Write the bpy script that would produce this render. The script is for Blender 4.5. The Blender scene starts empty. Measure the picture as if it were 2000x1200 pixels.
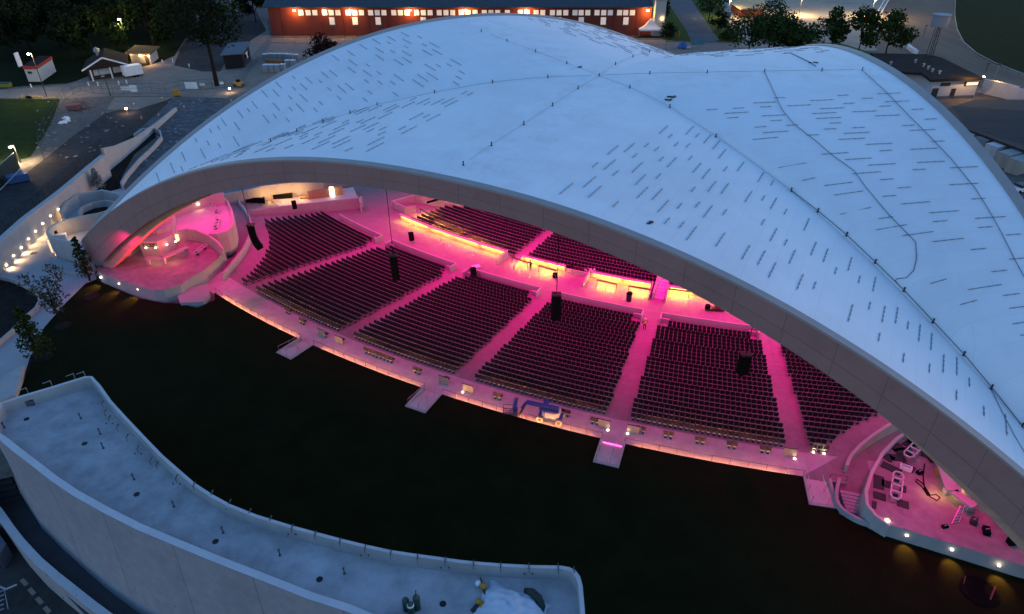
EXPOSURE = 3.3
PINKW = 900.0
import bpy, bmesh, math, random
from mathutils import Vector, Matrix
from mathutils.geometry import tessellate_polygon
from mathutils.bvhtree import BVHTree
import numpy as np
R = math.radians
random.seed(7)
rng = np.random.default_rng(7)
C = bpy.context.scene.collection
scene = bpy.context.scene

# ------------------------------------------------------------------ camera
PITCH = 0.57            # radians below the horizon
CAMH = 48.7
FPX = 1333.0            # focal length in photo pixels (photo is 2000 wide)
cd = bpy.data.cameras.new('camera'); cam = bpy.data.objects.new('camera', cd); C.objects.link(cam)
cam.location = (0, 0, CAMH); cam.rotation_euler = (math.pi/2 - PITCH, 0, 0)
cd.sensor_width = 36; cd.lens = 36*FPX/2000; cd.clip_end = 3000; cd.clip_start = .5
scene.camera = cam
_c, _s = math.cos(PITCH), math.sin(PITCH)
def at(px, py, z=0.0):
    """survey: the point at height z that the photo shows at pixel (px, py)"""
    u = (px-1000)/FPX; w = -(py-600)/FPX
    dx, dy, dz = u, _c+w*_s, -_s+w*_c
    t = (z-CAMH)/dz
    return Vector((dx*t, dy*t, z))
def ray(px, py):
    u = (px-1000)/FPX; w = -(py-600)/FPX
    return Vector((u, _c+w*_s, -_s+w*_c)).normalized()
def pts(z, *pp): return [at(a, b, z) for a, b in pp]
def depth(p): return p[1]*_c + (CAMH-p[2])*_s
def topx(p):
    d = depth(p); up = p[1]*_s-(CAMH-p[2])*_c
    return 1000+FPX*p[0]/d, 600-FPX*up/d

# ------------------------------------------------------------------ materials
MATS = {}
def mat(name, col, rough=.8, var=.12, scale=1.2, bump=0., metal=0., spec=.4, stain=0., stain_col=None, stretch=None, trans=0):
    if name in MATS: return MATS[name]
    m = bpy.data.materials.new(name); m.use_nodes = True
    nt = m.node_tree; N = nt.nodes; Lk = nt.links
    b = N['Principled BSDF']
    b.inputs['Roughness'].default_value = rough; b.inputs['Metallic'].default_value = metal
    b.inputs['Specular IOR Level'].default_value = spec if rough < .88 and not name.startswith(('bowl', 'aisle', 'leaf', 'terrace')) else .05
    tc = N.new('ShaderNodeTexCoord')
    src = tc.outputs['Object']
    if stretch:
        mp = N.new('ShaderNodeMapping'); mp.inputs['Scale'].default_value = stretch
        Lk.new(src, mp.inputs['Vector']); src = mp.outputs['Vector']
    no = N.new('ShaderNodeTexNoise'); no.inputs['Scale'].default_value = scale; no.inputs['Detail'].default_value = 6
    no.inputs['Roughness'].default_value = .6
    Lk.new(src, no.inputs['Vector'])
    rp = N.new('ShaderNodeValToRGB')
    rp.color_ramp.elements[0].position = .3; rp.color_ramp.elements[1].position = .7
    rp.color_ramp.elements[0].color = [c*(1-var) for c in col]+[1]
    rp.color_ramp.elements[1].color = [min(1, c*(1+var)) for c in col]+[1]
    Lk.new(no.outputs['Fac'], rp.inputs['Fac'])
    out = rp.outputs['Color']
    if stain > 0:
        n2 = N.new('ShaderNodeTexNoise'); n2.inputs['Scale'].default_value = scale*.17; n2.inputs['Detail'].default_value = 8
        n2.inputs['Roughness'].default_value = .7
        Lk.new(src, n2.inputs['Vector'])
        r2 = N.new('ShaderNodeValToRGB'); r2.color_ramp.elements[0].position = .48; r2.color_ramp.elements[1].position = .68
        r2.color_ramp.elements[0].color = (0, 0, 0, 1); r2.color_ramp.elements[1].color = (stain, stain, stain, 1)
        Lk.new(n2.outputs['Fac'], r2.inputs['Fac'])
        mx = N.new('ShaderNodeMixRGB'); mx.inputs['Color2'].default_value = list(stain_col or [c*.5 for c in col])+[1]
        Lk.new(r2.outputs['Color'], mx.inputs['Fac']); Lk.new(out, mx.inputs['Color1']); out = mx.outputs['Color']
    Lk.new(out, b.inputs['Base Color'])
    if bump:
        bp = N.new('ShaderNodeBump'); bp.inputs['Strength'].default_value = bump; bp.inputs['Distance'].default_value = .05
        n3 = N.new('ShaderNodeTexNoise'); n3.inputs['Scale'].default_value = scale*6; n3.inputs['Detail'].default_value = 5
        Lk.new(src, n3.inputs['Vector']); Lk.new(n3.outputs['Fac'], bp.inputs['Height']); Lk.new(bp.outputs['Normal'], b.inputs['Normal'])
    MATS[name] = m
    return m
def glow(name, col, strength):
    if name in MATS: return MATS[name]
    m = bpy.data.materials.new(name); m.use_nodes = True
    nt = m.node_tree; b = nt.nodes['Principled BSDF']
    b.inputs['Base Color'].default_value = (.8, .8, .8, 1)
    b.inputs['Emission Color'].default_value = (*col, 1); b.inputs['Emission Strength'].default_value = strength
    MATS[name] = m
    return m
def seamed(name, col, su, sv, width=.03, dark=.45, rough=.8, var=.1, brick=False, off=.5):
    """material with joint lines on the UV map (metres)"""
    if name in MATS: return MATS[name]
    m = mat(name, col, rough, var, 1.1, stain=.25)
    nt = m.node_tree; N = nt.nodes; Lk = nt.links; b = N['Principled BSDF']
    base = b.inputs['Base Color'].links[0].from_socket
    uv = N.new('ShaderNodeUVMap')
    br = N.new('ShaderNodeTexBrick'); br.inputs['Scale'].default_value = 1.0
    br.offset = off if brick else 0.0
    br.inputs['Brick Width'].default_value = su; br.inputs['Row Height'].default_value = sv
    br.inputs['Mortar Size'].default_value = width; br.inputs['Mortar Smooth'].default_value = .1
    br.inputs['Color1'].default_value = (1, 1, 1, 1); br.inputs['Color2'].default_value = (.93, .93, .93, 1)
    br.inputs['Mortar'].default_value = (dark, dark, dark, 1)
    Lk.new(uv.outputs['UV'], br.inputs['Vector'])
    mx = N.new('ShaderNodeMixRGB'); mx.blend_type = 'MULTIPLY'; mx.inputs['Fac'].default_value = 1
    Lk.new(base, mx.inputs['Color1']); Lk.new(br.outputs['Color'], mx.inputs['Color2']); Lk.new(mx.outputs['Color'], b.inputs['Base Color'])
    return m

# ------------------------------------------------------------------ mesh helper
ORG = {}
def clean(o): return ORG.get(o.name, Vector((0, 0, 0)))
class MB:
    def __init__(s): s.v = []; s.f = []; s.uv = {}
    def add(s, vs, fs, uvs=None):
        n = len(s.v); s.v += [tuple(p) for p in vs]
        for i, f in enumerate(fs):
            if uvs is not None: s.uv[len(s.f)] = uvs[i]
            s.f.append([n+k for k in f])
        return s
    def box(s, c, size, rz=0., rx=0., ry=0., M=None):
        x, y, z = [k/2 for k in size]
        vs = [Vector((a*x, b*y, d*z)) for d in (-1, 1) for b in (-1, 1) for a in (-1, 1)]
        if M is None: M = Matrix.Rotation(rz, 3, 'Z') @ Matrix.Rotation(ry, 3, 'Y') @ Matrix.Rotation(rx, 3, 'X')
        c = Vector(c)
        return s.add([M @ v + c for v in vs], [(0, 2, 3, 1), (4, 5, 7, 6), (0, 1, 5, 4), (2, 6, 7, 3), (0, 4, 6, 2), (1, 3, 7, 5)])
    def beam(s, a, b, w, h, up=Vector((0, 0, 1))):
        a = Vector(a); b = Vector(b); d = b-a; L = d.length
        if L < 1e-6: return s
        x = d/L; y = up.cross(x)
        if y.length < 1e-4: y = Vector((0, 1, 0)).cross(x)
        y.normalize(); z = x.cross(y)
        M = Matrix((x, y, z)).transposed()
        return s.box((a+b)/2, (L, w, h), M=M)
    def tube(s, path, r, n=6, cap=True):
        path = [Vector(p) for p in path]
        rr = r if isinstance(r, (list, tuple)) else [r]*len(path)
        rings = []
        for i, p in enumerate(path):
            d = (path[min(i+1, len(path)-1)]-path[max(i-1, 0)])
            if d.length < 1e-6: d = Vector((0, 0, 1))
            d.normalize()
            u = d.cross(Vector((0, 0, 1)) if abs(d.z) < .9 else Vector((1, 0, 0))).normalized(); w = d.cross(u)
            rings.append([p+(u*math.cos(2*math.pi*k/n)+w*math.sin(2*math.pi*k/n))*rr[i] for k in range(n)])
        vs = [q for g in rings for q in g]; fs = []
        for i in range(len(path)-1):
            for k in range(n):
                fs.append((i*n+k, i*n+(k+1) % n, (i+1)*n+(k+1) % n, (i+1)*n+k))
        if cap: fs += [tuple(range(n))[::-1], tuple((len(path)-1)*n+k for k in range(n))]
        return s.add(vs, fs)
    def lathe(s, c, prof, n=12):
        c = Vector(c); vs = []; fs = []
        for r, z in prof: vs += [c+Vector((r*math.cos(2*math.pi*k/n), r*math.sin(2*math.pi*k/n), z)) for k in range(n)]
        for i in range(len(prof)-1):
            for k in range(n): fs.append((i*n+k, i*n+(k+1) % n, (i+1)*n+(k+1) % n, (i+1)*n+k))
        fs += [tuple(range(n))[::-1], tuple((len(prof)-1)*n+k for k in range(n))]
        return s.add(vs, fs)
    def poly(s, loop, z=None, holes=()):
        loops = [[Vector((p[0], p[1], p[2] if z is None else z)) for p in l] for l in (loop, *holes)]
        tri = tessellate_polygon(loops); vs = [p for l in loops for p in l]
        fs = []
        for t in tri:
            a, b, c_ = [vs[k] for k in t]
            fs.append(t if (b-a).cross(c_-a).z > 0 else (t[0], t[2], t[1]))
        return s.add(vs, fs, [[(vs[k].x, vs[k].y) for k in f] for f in fs])
    def prism(s, loop, z0, z1):
        n = len(loop); area = sum(loop[i][0]*loop[(i+1) % n][1]-loop[(i+1) % n][0]*loop[i][1] for i in range(n))
        if area < 0: loop = loop[::-1]
        s.poly(loop, z1)
        vs = [(p[0], p[1], z0) for p in loop]+[(p[0], p[1], z1) for p in loop]
        return s.add(vs, [(i, (i+1) % n, n+(i+1) % n, n+i) for i in range(n)])
    def wall(s, path, z0, z1, th, closed=False, cap_th=None):
        """vertical wall along a plan path; z0/z1 numbers or per-point lists"""
        P = [Vector((p[0], p[1])) for p in path]; n = len(P)
        Z0 = z0 if isinstance(z0, (list, tuple)) else [z0]*n
        Z1 = z1 if isinstance(z1, (list, tuple)) else [z1]*n
        off = []
        for i in range(n):
            a = P[(i-1) % n] if closed or i > 0 else P[i]; b = P[(i+1) % n] if closed or i < n-1 else P[i]
            d = (b-a); d = d.normalized() if d.length > 1e-6 else Vector((1, 0))
            off.append(Vector((-d.y, d.x)))
        vs = []; acc = 0; U = []
        for i in range(n):
            if i: acc += (P[i]-P[i-1]).length
            U.append(acc)
            l = P[i]+off[i]*th/2; r = P[i]-off[i]*th/2
            vs += [(l.x, l.y, Z0[i]), (l.x, l.y, Z1[i]), (r.x, r.y, Z1[i]), (r.x, r.y, Z0[i])]
        fs = []; uvs = []
        m = n if closed else n-1
        for i in range(m):
            j = (i+1) % n; u0 = U[i]; u1 = U[j] if j else acc+1
            A = 4*i; B = 4*j
            fs += [(A, A+1, B+1, B), (A+1, A+2, B+2, B+1), (A+2, A+3, B+3, B+2)]
            uvs += [[(u0, Z0[i]), (u0, Z1[i]), (u1, Z1[j]), (u1, Z0[j])], [(u0, 0.2), (u0, .3), (u1, .3), (u1, 0.2)], [(u0, Z1[i]), (u0, Z0[i]), (u1, Z0[j]), (u1, Z1[j])]]
        if not closed:
            fs += [(0, 3, 2, 1), (4*(n-1), 4*(n-1)+1, 4*(n-1)+2, 4*(n-1)+3)]; uvs += [[(0, .2)]*4]*2
        return s.add(vs, fs, uvs)
    def build(s, name, m, parent=None, smooth=False):
        me = bpy.data.meshes.new(name)
        o = clean(parent) if parent is not None else Vector((0, 0, 0))
        me.from_pydata([(p[0]-o.x, p[1]-o.y, p[2]-o.z) for p in s.v], [], s.f)
        if s.uv:
            ul = me.uv_layers.new(name='UVMap')
            for p in me.polygons:
                u = s.uv.get(p.index)
                if u:
                    for k, li in enumerate(p.loop_indices): ul.data[li].uv = u[k]
        if m is not None: me.materials.append(m)
        if smooth:
            for p in me.polygons: p.use_smooth = True
        me.update()
        ob = bpy.data.objects.new(name, me); C.objects.link(ob)
        if parent is not None: ob.parent = parent
        ORG[ob.name] = o
        return ob
def tag(o, label=None, cat=None, group=None, kind=None):
    if label: o['label'] = label
    if cat: o['category'] = cat
    if group: o['group'] = group
    if kind: o['kind'] = kind
    return o
def thing(name, label, cat, loc=(0, 0, 0), group=None):
    o = bpy.data.objects.new(name, None); C.objects.link(o); o.location = loc; o.empty_display_size = .3
    ORG[o.name] = Vector(loc)
    return tag(o, label, cat, group)
def structure(name, mb, m, smooth=False): return tag(mb.build(name, m, None, smooth), kind='structure')
KIDS = {}
def kids(o):
    return [c for c in o.children]
def dup(o, loc=None, rz=None, label=None, parent=None, group=None):
    c = o.copy(); C.objects.link(c)
    if parent is not None: c.parent = parent
    if loc is not None: c.location = loc; ORG[c.name] = Vector(loc)
    if rz is not None: c.rotation_euler = (0, 0, rz)
    if label: c['label'] = label
    if group: c['group'] = group
    for k in kids(o): dup(k, parent=c)
    return c
def lamp(name, kind, loc, col, power, parent=None, size=.2, target=None, spot=None, blend=.5, sx=None, sy=None):
    l = bpy.data.lights.new(name, kind); l.color = col; l.energy = power
    if kind == 'AREA':
        l.shape = 'RECTANGLE'; l.size = sx or size; l.size_y = sy or size
    else: l.shadow_soft_size = size
    if kind == 'SPOT': l.spot_size = R(spot or 90); l.spot_blend = blend
    o = bpy.data.objects.new(name, l); C.objects.link(o); o.location = loc
    if parent is not None:
        o.parent = parent; o.location = Vector(loc)-clean(parent)
    if target is not None:
        d = Vector(target)-Vector(loc); o.rotation_euler = d.to_track_quat('-Z', 'Y').to_euler()
    return o

# ------------------------------------------------------------------ palette
CONC = mat('concrete_light', (.38, .365, .355), .85, .1, .7, stain=.35, stain_col=(.33, .32, .31))
CONCD = mat('concrete_deck', (.33, .32, .33), .8, .22, .7, bump=.15, stain=.85, stain_col=(.50, .49, .51))
CONCW = mat('concrete_weathered', (.34, .34, .35), .85, .12, .45, stain=.5, stain_col=(.24, .24, .25), stretch=(1, 1, .35))
FLOOR = mat('promenade_concrete', (.50, .48, .47), .75, .08, .6, stain=.35, stain_col=(.36, .34, .33))
BLACK = mat('black_plastic', (.006, .006, .007), .9, .2, 3)
STEEL = mat('galvanised_steel', (.35, .36, .38), .45, .1, 3, metal=.7)
DSTEEL = mat('dark_steel', (.04, .04, .045), .5, .2, 3, metal=.4)
ASPH = mat('asphalt', (.050, .045, .042), .9, .25, .8, bump=.2, stain=.5, stain_col=(.08, .08, .085))
GRAVEL = mat('gravel', (.15, .13, .11), .95, .3, 1.0, bump=.4, stain=.6, stain_col=(.09, .085, .08))
PAVE = mat('worn_paving', (.25, .205, .165), .9, .15, .5, stain=.5, stain_col=(.17, .16, .15))
SOIL = mat('dark_soil', (.022, .018, .015), .95, .4, 1.5, bump=.5)
GRASS = mat('grass', (.014, .018, .008), .95, .35, .8, bump=.4)
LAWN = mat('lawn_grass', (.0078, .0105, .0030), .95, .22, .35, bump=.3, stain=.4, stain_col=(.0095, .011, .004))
WHITE = mat('white_paint', (.75, .75, .73), .5, .06, 1)

# ------------------------------------------------------------------ world and sun
w = bpy.data.worlds.new('World'); scene.world = w; w.use_nodes = True
wn = w.node_tree.nodes; wl = w.node_tree.links
sky = wn.new('ShaderNodeTexSky'); sky.sky_type = 'NISHITA'; sky.sun_disc = False
SUN_EL, SUN_ROT = 0.8, 75.0
sky.sun_elevation = R(SUN_EL); sky.sun_rotation = R(SUN_ROT); sky.altitude = 60; sky.air_density = 1.0; sky.dust_density = .4; sky.ozone_density = 3.0
wl.new(sky.outputs['Color'], wn['Background'].inputs['Color']); wn['Background'].inputs['Strength'].default_value = .15
sl = bpy.data.lights.new('sun', 'SUN'); sl.energy = .02; sl.angle = R(20); sl.color = (1, .9, .82)
so = bpy.data.objects.new('sun', sl); C.objects.link(so)
so.rotation_euler = (R(90-8), 0, R(180-SUN_ROT))
vs_ = scene.view_settings; scene.display_settings.display_device = 'sRGB'
vs_.view_transform = 'Standard'; vs_.look = 'None'; vs_.exposure = EXPOSURE; vs_.gamma = 1; vs_.use_curve_mapping = False
scene.cycles.use_denoising = True
scene.cycles.max_bounces = 6; scene.cycles.diffuse_bounces = 3
scene.cycles.sample_clamp_indirect = 6

# ------------------------------------------------------------------ roof geometry (three arches on a near-equilateral triangle)
V = dict(cx=11.0364, cy=85.8407, rad=69.6523, phi=3.1716, h=(20.1579, 22.5185, 22.4326), b=(-.4304, 6.3131, -.9479), pw=(2.2102, 2.0722, 2.1397),
         z0=6.0637, zc=27.2302, q=2.1104, k=(.0538, .0473, .6507), l1=.9918, l2=.9786, sk=.0154, rr=.9422, rt=.9805)
CX = Vector((V['cx'], V['cy']))
_a = [V['phi'], V['phi']+2*math.pi/3*V['l1'], V['phi']+4*math.pi/3*V['l2']]
CL, CR, CT = [CX+Vector((math.cos(a), math.sin(a)))*V['rad']*g for a, g in zip(_a, (1, V['rr'], V['rt']))]
SECT = [(CL, CR), (CT, CL), (CR, CT)]
def prof(i, s): return (1-V['k'][i])*(1-abs(s)**V['pw'][i])+V['k'][i]*math.sqrt(max(0, 1-s*s))
def arch(i, s):
    A, B = SECT[i]; n = ((A+B)/2-CX).normalized()
    s2 = s+(V['sk'] if i == 0 else 0)*(1-s*s)
    p = A*(1-s2)/2+B*(1+s2)/2+n*V['b'][i]*(1-s*s)
    return Vector((p.x, p.y, V['z0']+V['h'][i]*prof(i, s)))
def roofpt(i, s, t, dz=0):
    a = arch(i, s); p = Vector((a.x, a.y))*(1-t)+CX*t
    zg = V['z0']+(V['zc']-V['z0'])*(1-(1-t)**V['q'])
    zr = (V['z0']+V['h'][i])*(1-t)+V['zc']*t
    return Vector((p.x, p.y, zg+(zr-zg)*prof(i, s)+dz))
def outn(i, s):
    a = arch(i, max(-1, s-.01)); b = arch(i, min(1, s+.01)); d = Vector((b.x-a.x, b.y-a.y)).normalized()
    n = Vector((d.y, -d.x))
    c = ((SECT[i][0]+SECT[i][1])/2-CX)
    return n if n.dot(c) > 0 else -n

def membrane_mat():
    m = mat('white_roof_membrane', (.80, .81, .83), .55, .03, .25)
    nt = m.node_tree; N = nt.nodes; Lk = nt.links; b = N['Principled BSDF']
    base = b.inputs['Base Color'].links[0].from_socket
    tc = N.new('ShaderNodeTexCoord')
    n1 = N.new('ShaderNodeTexNoise'); n1.inputs['Scale'].default_value = .06; n1.inputs['Detail'].default_value = 9; n1.inputs['Roughness'].default_value = .72
    Lk.new(tc.outputs['Object'], n1.inputs['Vector'])
    r1 = N.new('ShaderNodeValToRGB'); r1.color_ramp.elements[0].position = .46; r1.color_ramp.elements[1].position = .76
    r1.color_ramp.elements[0].color = (0, 0, 0, 1); r1.color_ramp.elements[1].color = (.6, .6, .6, 1)
    Lk.new(n1.outputs['Fac'], r1.inputs['Fac'])
    mx = N.new('ShaderNodeMixRGB'); mx.inputs['Color2'].default_value = (.60, .60, .62, 1)
    Lk.new(r1.outputs['Color'], mx.inputs['Fac']); Lk.new(base, mx.inputs['Color1'])
    # welded sheet seams
    uv = N.new('ShaderNodeUVMap')
    br = N.new('ShaderNodeTexBrick'); br.inputs['Scale'].default_value = 1; br.inputs['Brick Width'].default_value = 18; br.inputs['Row Height'].default_value = 1.9
    br.inputs['Mortar Size'].default_value = .035; br.inputs['Color1'].default_value = (1, 1, 1, 1); br.inputs['Color2'].default_value = (.972, .975, .98, 1)
    br.inputs['Mortar'].default_value = (.925, .93, .94, 1)
    Lk.new(uv.outputs['UV'], br.inputs['Vector'])
    m2 = N.new('ShaderNodeMixRGB'); m2.blend_type = 'MULTIPLY'; m2.inputs['Fac'].default_value = 1
    Lk.new(mx.outputs['Color'], m2.inputs['Color1']); Lk.new(br.outputs['Color'], m2.inputs['Color2'])
    # dirty foot-worn track along the ridge of each vault
    sp = N.new('ShaderNodeSeparateXYZ'); Lk.new(uv.outputs['UV'], sp.inputs['Vector'])
    ab = N.new('ShaderNodeMath'); ab.operation = 'ABSOLUTE'; Lk.new(sp.outputs['Y'], ab.inputs[0])
    mr = N.new('ShaderNodeMapRange'); mr.inputs['From Min'].default_value = 1.0; mr.inputs['From Max'].default_value = 9.0; mr.inputs['To Min'].default_value = 1.0; mr.inputs['To Max'].default_value = 0.0
    Lk.new(ab.outputs[0], mr.inputs['Value'])
    n4 = N.new('ShaderNodeTexNoise'); n4.inputs['Scale'].default_value = .35; n4.inputs['Detail'].default_value = 10; n4.inputs['Roughness'].default_value = .75
    Lk.new(tc.outputs['Object'], n4.inputs['Vector'])
    r4 = N.new('ShaderNodeValToRGB'); r4.color_ramp.elements[0].position = .48; r4.color_ramp.elements[1].position = .7; r4.color_ramp.elements[1].color = (.5, .5, .5, 1)
    Lk.new(n4.outputs['Fac'], r4.inputs['Fac'])
    mu = N.new('ShaderNodeMath'); mu.operation = 'MULTIPLY'; Lk.new(mr.outputs['Result'], mu.inputs[0]); Lk.new(r4.outputs['Color'], mu.inputs[1])
    m5 = N.new('ShaderNodeMixRGB'); m5.inputs['Color2'].default_value = (.50, .45, .45, 1)
    Lk.new(mu.outputs[0], m5.inputs['Fac']); Lk.new(m2.outputs['Color'], m5.inputs['Color1']); Lk.new(m5.outputs['Color'], b.inputs['Base Color'])
    return m
roof = thing('arched_roof', 'huge white three-legged vaulted roof over the pink seating bowl', 'roof', (CX.x, CX.y, 0))
NS, NT = 96, 40
mb = MB(); under = MB()
for i in range(3):
    g = [[roofpt(i, -1+2*a/NS, b/NT) for a in range(NS+1)] for b in range(NT+1)]
    A, B = SECT[i]; e = (B-A).normalized()
    uvp = lambda p: ((Vector((p.x, p.y))-CX).dot(Vector((-e.y, e.x))), (Vector((p.x, p.y))-CX).dot(e))
    vv = [p for r_ in g for p in r_]; ff = []; uu = []
    for b in range(NT):
        for a in range(NS):
            q = [b*(NS+1)+a, b*(NS+1)+a+1, (b+1)*(NS+1)+a+1, (b+1)*(NS+1)+a]
            ff.append(q); uu.append([uvp(vv[k]) for k in q])
    nrm = (vv[ff[NS//2][1]]-vv[ff[NS//2][0]]).cross(vv[ff[NS//2][2]]-vv[ff[NS//2][0]])
    if nrm.z < 0: ff = [f[::-1] for f in ff]; uu = [u[::-1] for u in uu]
    mb.add(vv, ff, uu)
    under.add([p-Vector((0, 0, .9)) for p in vv], [f[::-1] for f in ff])
ROOF_BVH = BVHTree.FromPolygons(mb.v, mb.f)
def roofhit(px, py):
    h = ROOF_BVH.ray_cast(Vector((0, 0, CAMH)), ray(px, py))
    return (h[0], h[1] if h[1].z > 0 else -h[1]) if h[0] is not None else (None, None)
mb.build('membrane', membrane_mat(), roof, True)
TIMBER = mat('vault_timber', (.50, .36, .25), .6, .12, .8)
RIBM = mat('rib_timber', (.55, .36, .26), .6, .15, .8, stretch=(.3, .3, 3))
under.build('soffit', TIMBER, roof, True)
FASC = seamed('fascia_panels', (.33, .195, .175), 4.1, 1.35, .045, .72, .55, .05)
CAP = mat('rim_flashing', (.33, .29, .27), .5, .06, .6)
# fascias and rim flashing
def wid(i, s): return (2.1+3.2*s*s) if i == 0 else 2.6
for i in range(3):
    f = MB(); c = MB(); n = 120; U = 0; last = None
    vs = []; us = []; cv = []
    for a in range(n+1):
        s = -1+2*a/n; p = arch(i, s); o = outn(i, s); o3 = Vector((o.x, o.y, 0))
        if i == 0: inner = p+Vector((0, 0, .02)); outer = p+o3*.55+Vector((0, 0, -.12)); U0 = 0
        else: inner = p-o3*.75+Vector((0, 0, .10)); outer = p+Vector((0, 0, .28))
        if last is not None: U += (outer-last).length
        last = outer.copy()
        zb = max(outer.z-wid(i, s), 3.4)
        zm = outer.z-wid(i, s)*.58
        vs += [outer-Vector((0, 0, .16)), Vector((outer.x, outer.y, zm)), Vector((outer.x, outer.y, min(zb, zm))), Vector((inner.x-o.x*.9, inner.y-o.y*.9, zb+.1))]; us.append(U)
        cv += [inner+Vector((0, 0, -.5)), inner, outer+o3*.03, outer+o3*.03-Vector((0, 0, .2))]
    F = []; UVs = []
    for a in range(n):
        A = 4*a; B = A+4
        for k, (v0, v1) in enumerate(((1.35, 0.005), (0.0, -1.2), (-.2, -.3))):
            F.append((A+k, A+k+1, B+k+1, B+k)); UVs.append([(us[a], v0), (us[a], v1), (us[a+1], v1), (us[a+1], v0)])
    f.add(vs, F, UVs); f.build('fascia', FASC, roof)
    F = [];
    for a in range(n):
        A = 4*a; B = A+4
        for k in range(3): F.append((A+k, A+k+1, B+k+1, B+k))
    c.add(cv, F); c.build('rim_flashing', CAP, roof)
# horizontal joint of the front fascia and timber ribs under its edge
for k in range(9):
    t = .035+.05*k; r_ = MB(); n = 60; vs = []; F = []
    for a in range(n+1):
        s = -.97+1.94*a/n
        p = roofpt(0, s, t, -.9); q = roofpt(0, s, t+.016, -.9)
        d = Vector((0, 0, 1.0)); vs += [p, p-d, q-d, q]
    for a in range(n):
        A = 4*a; B = A+4
        for j in range(3): F.append((A+j, A+j+1, B+j+1, B+j))
    r_.add(vs, F); r_.build('vault_rib', TIMBER, roof)
# deep timber ribs that show under the fascia near the roof feet
for k in range(3):
    for side in (-1, 1):
        r_ = MB(); vs = []; F = []; n = 40
        for a in range(n+1):
            s = side*(.985-.44*a/n); p = arch(0, s); o = outn(0, s); o3 = Vector((o.x, o.y, 0))
            fd_ = max(0, min(1, (abs(s)-.56)/.34))
            zb_ = max(3.0, p.z-.12-wid(0, s))-(.25+1.25*fd_*(1-.15*k))
            q = Vector((p.x, p.y, 0))-o3*(.35+.75*k); w2 = o3*.55
            top = p.z-1.2-.5*k
            vs += [q+Vector((0, 0, top)), q+Vector((0, 0, zb_)), q-w2+Vector((0, 0, zb_)), q-w2+Vector((0, 0, top))]
        for a in range(n):
            A = 4*a; B = A+4
            for j in range(3): F.append((A+j, A+j+1, B+j+1, B+j))
        r_.add(vs, F); r_.build('edge_rib', RIBM, roof)
# snow guards: staggered bars that run along each vault
GUARD = mat('snow_guard_metal', (.27, .285, .32), .5, .1, 2)
def guard(i, s, t0, t1):
    a = roofpt(i, s/(1-t0), t0, .05); b = roofpt(i, s/(1-t1), t1, .05)
    m_ = MB().beam(a, b, .05, .045); n = int((b-a).length/.55)
    for k in range(n):
        p = a.lerp(b, (k+.5)/n); m_.box(p, (.09, .09, .07))
    return m_
cand = []
for i in range(3):
    A, B = SECT[i]; half = (B-A).length/2; Lr = ((A+B)/2-CX).length
    us = []; u = .12
    while u < .985:
        us.append(u)
        sl_ = V['h'][i]*(prof(i, min(.995, u+.005))-prof(i, u-.005))/(.01*half)*.8
        u += 1.12/half/math.sqrt(1+sl_*sl_)
    for r_, u in enumerate([-q for q in us]+us):
        u *= 1+.004*random.uniform(-1, 1)
        if abs(u) < .17: continue
        t = .015+(.05 if r_ % 2 else .12)*random.uniform(.6, 1.4)
        while t < .95:
            Lg = 2.7 if random.random() < .55 else 1.3
            t1 = t+Lg/Lr
            ok = t1 < .985-abs(u) and t1 < .25+2.3*(abs(u)-.16)**.5 and random.random() < .86
            if ok: cand.append((depth(roofpt(i, u/(1-t), t)), i, u, t, t1))
            t = t1+(1.5+random.random()*2.6)/Lr
keep = []
for d, i, s, t, t1 in sorted(cand):
    p = roofpt(i, s/(1-(t+t1)/2), (t+t1)/2); x, y = topx(p)
    if not (-40 < x < 2040 and 0 < y < 1230): continue
    h, _n = roofhit(x, y)
    if h is None or (h-p).length > 1.5: continue
    keep.append((i, s, t, t1))
rest = MB()
for k, a in enumerate(keep):
    if k < 100: guard(*a).build('snow_guard', GUARD, roof)
    else:
        g = guard(*a); rest.add(g.v, g.f)
tag(rest.build('snow_guards_far', GUARD, roof), kind='stuff')
# safety line with its anchor posts
def anchor(px, py, big=1.0):
    h, n = roofhit(px, py)
    if h is None: return None
    m_ = MB(); m_.lathe(h-Vector((0, 0, .02)), [(.13, 0), (.13, .04), (.055, .05), (.055, .30), (.08, .31), (.08, .38)], 8)
    m_.build('anchor_post', DSTEEL, roof); return h
LINES = [
 ([(1170, 150), (1230, 172), (1308, 210), (1398, 268), (1545, 374), (1597, 414), (1653, 461), (1709, 514), (1765, 569), (1822, 630), (1882, 694), (1936, 759), (1996, 834)], 1, .012),
 ([(500, 288), (529, 277), (580, 257), (631, 239), (684, 222), (737, 206), (849, 182), (962, 162), (1070, 152), (1170, 149)], 1, .018),
 ([(1170, 150), (1129, 174), (1079, 207), (1023, 244), (960, 285), (905, 323)], 1, .018),
 ([(1170, 149), (1269, 145), (1381, 143), (1493, 141), (1605, 139), (1684, 138)], 1, .018),
 ([(1170, 149), (1107, 125), (1046, 102), (990, 81), (940, 62)], 1, .015),
 ([(1170, 149), (1202, 127), (1236, 112), (1268, 103)], 1, .015)]
CABLE = mat('safety_cable', (.14, .15, .18), .6, .1, 3)
def cable(pp, r, rise=.12):
    P = []
    for (x0, y0), (x1, y1) in zip(pp, pp[1:]):
        n = max(2, int(math.hypot(x1-x0, y1-y0)/14))
        for k in range(n):
            h, nn = roofhit(x0+(x1-x0)*k/n, y0+(y1-y0)*k/n)
            if h is not None: P.append(h+Vector((0, 0, rise)))
    if len(P) > 1: MB().tube(P, r, 4).build('safety_cable', CABLE, roof)
for pp, post, r_ in LINES:
    for p in pp[1:]: anchor(*p)
    cable(pp, r_)
cable([(1545, 374), (1597, 414), (1653, 461), (1709, 514), (1765, 569), (1822, 630), (1882, 694), (1936, 759), (1996, 834), (2010, 850)], .04, .10)
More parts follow.
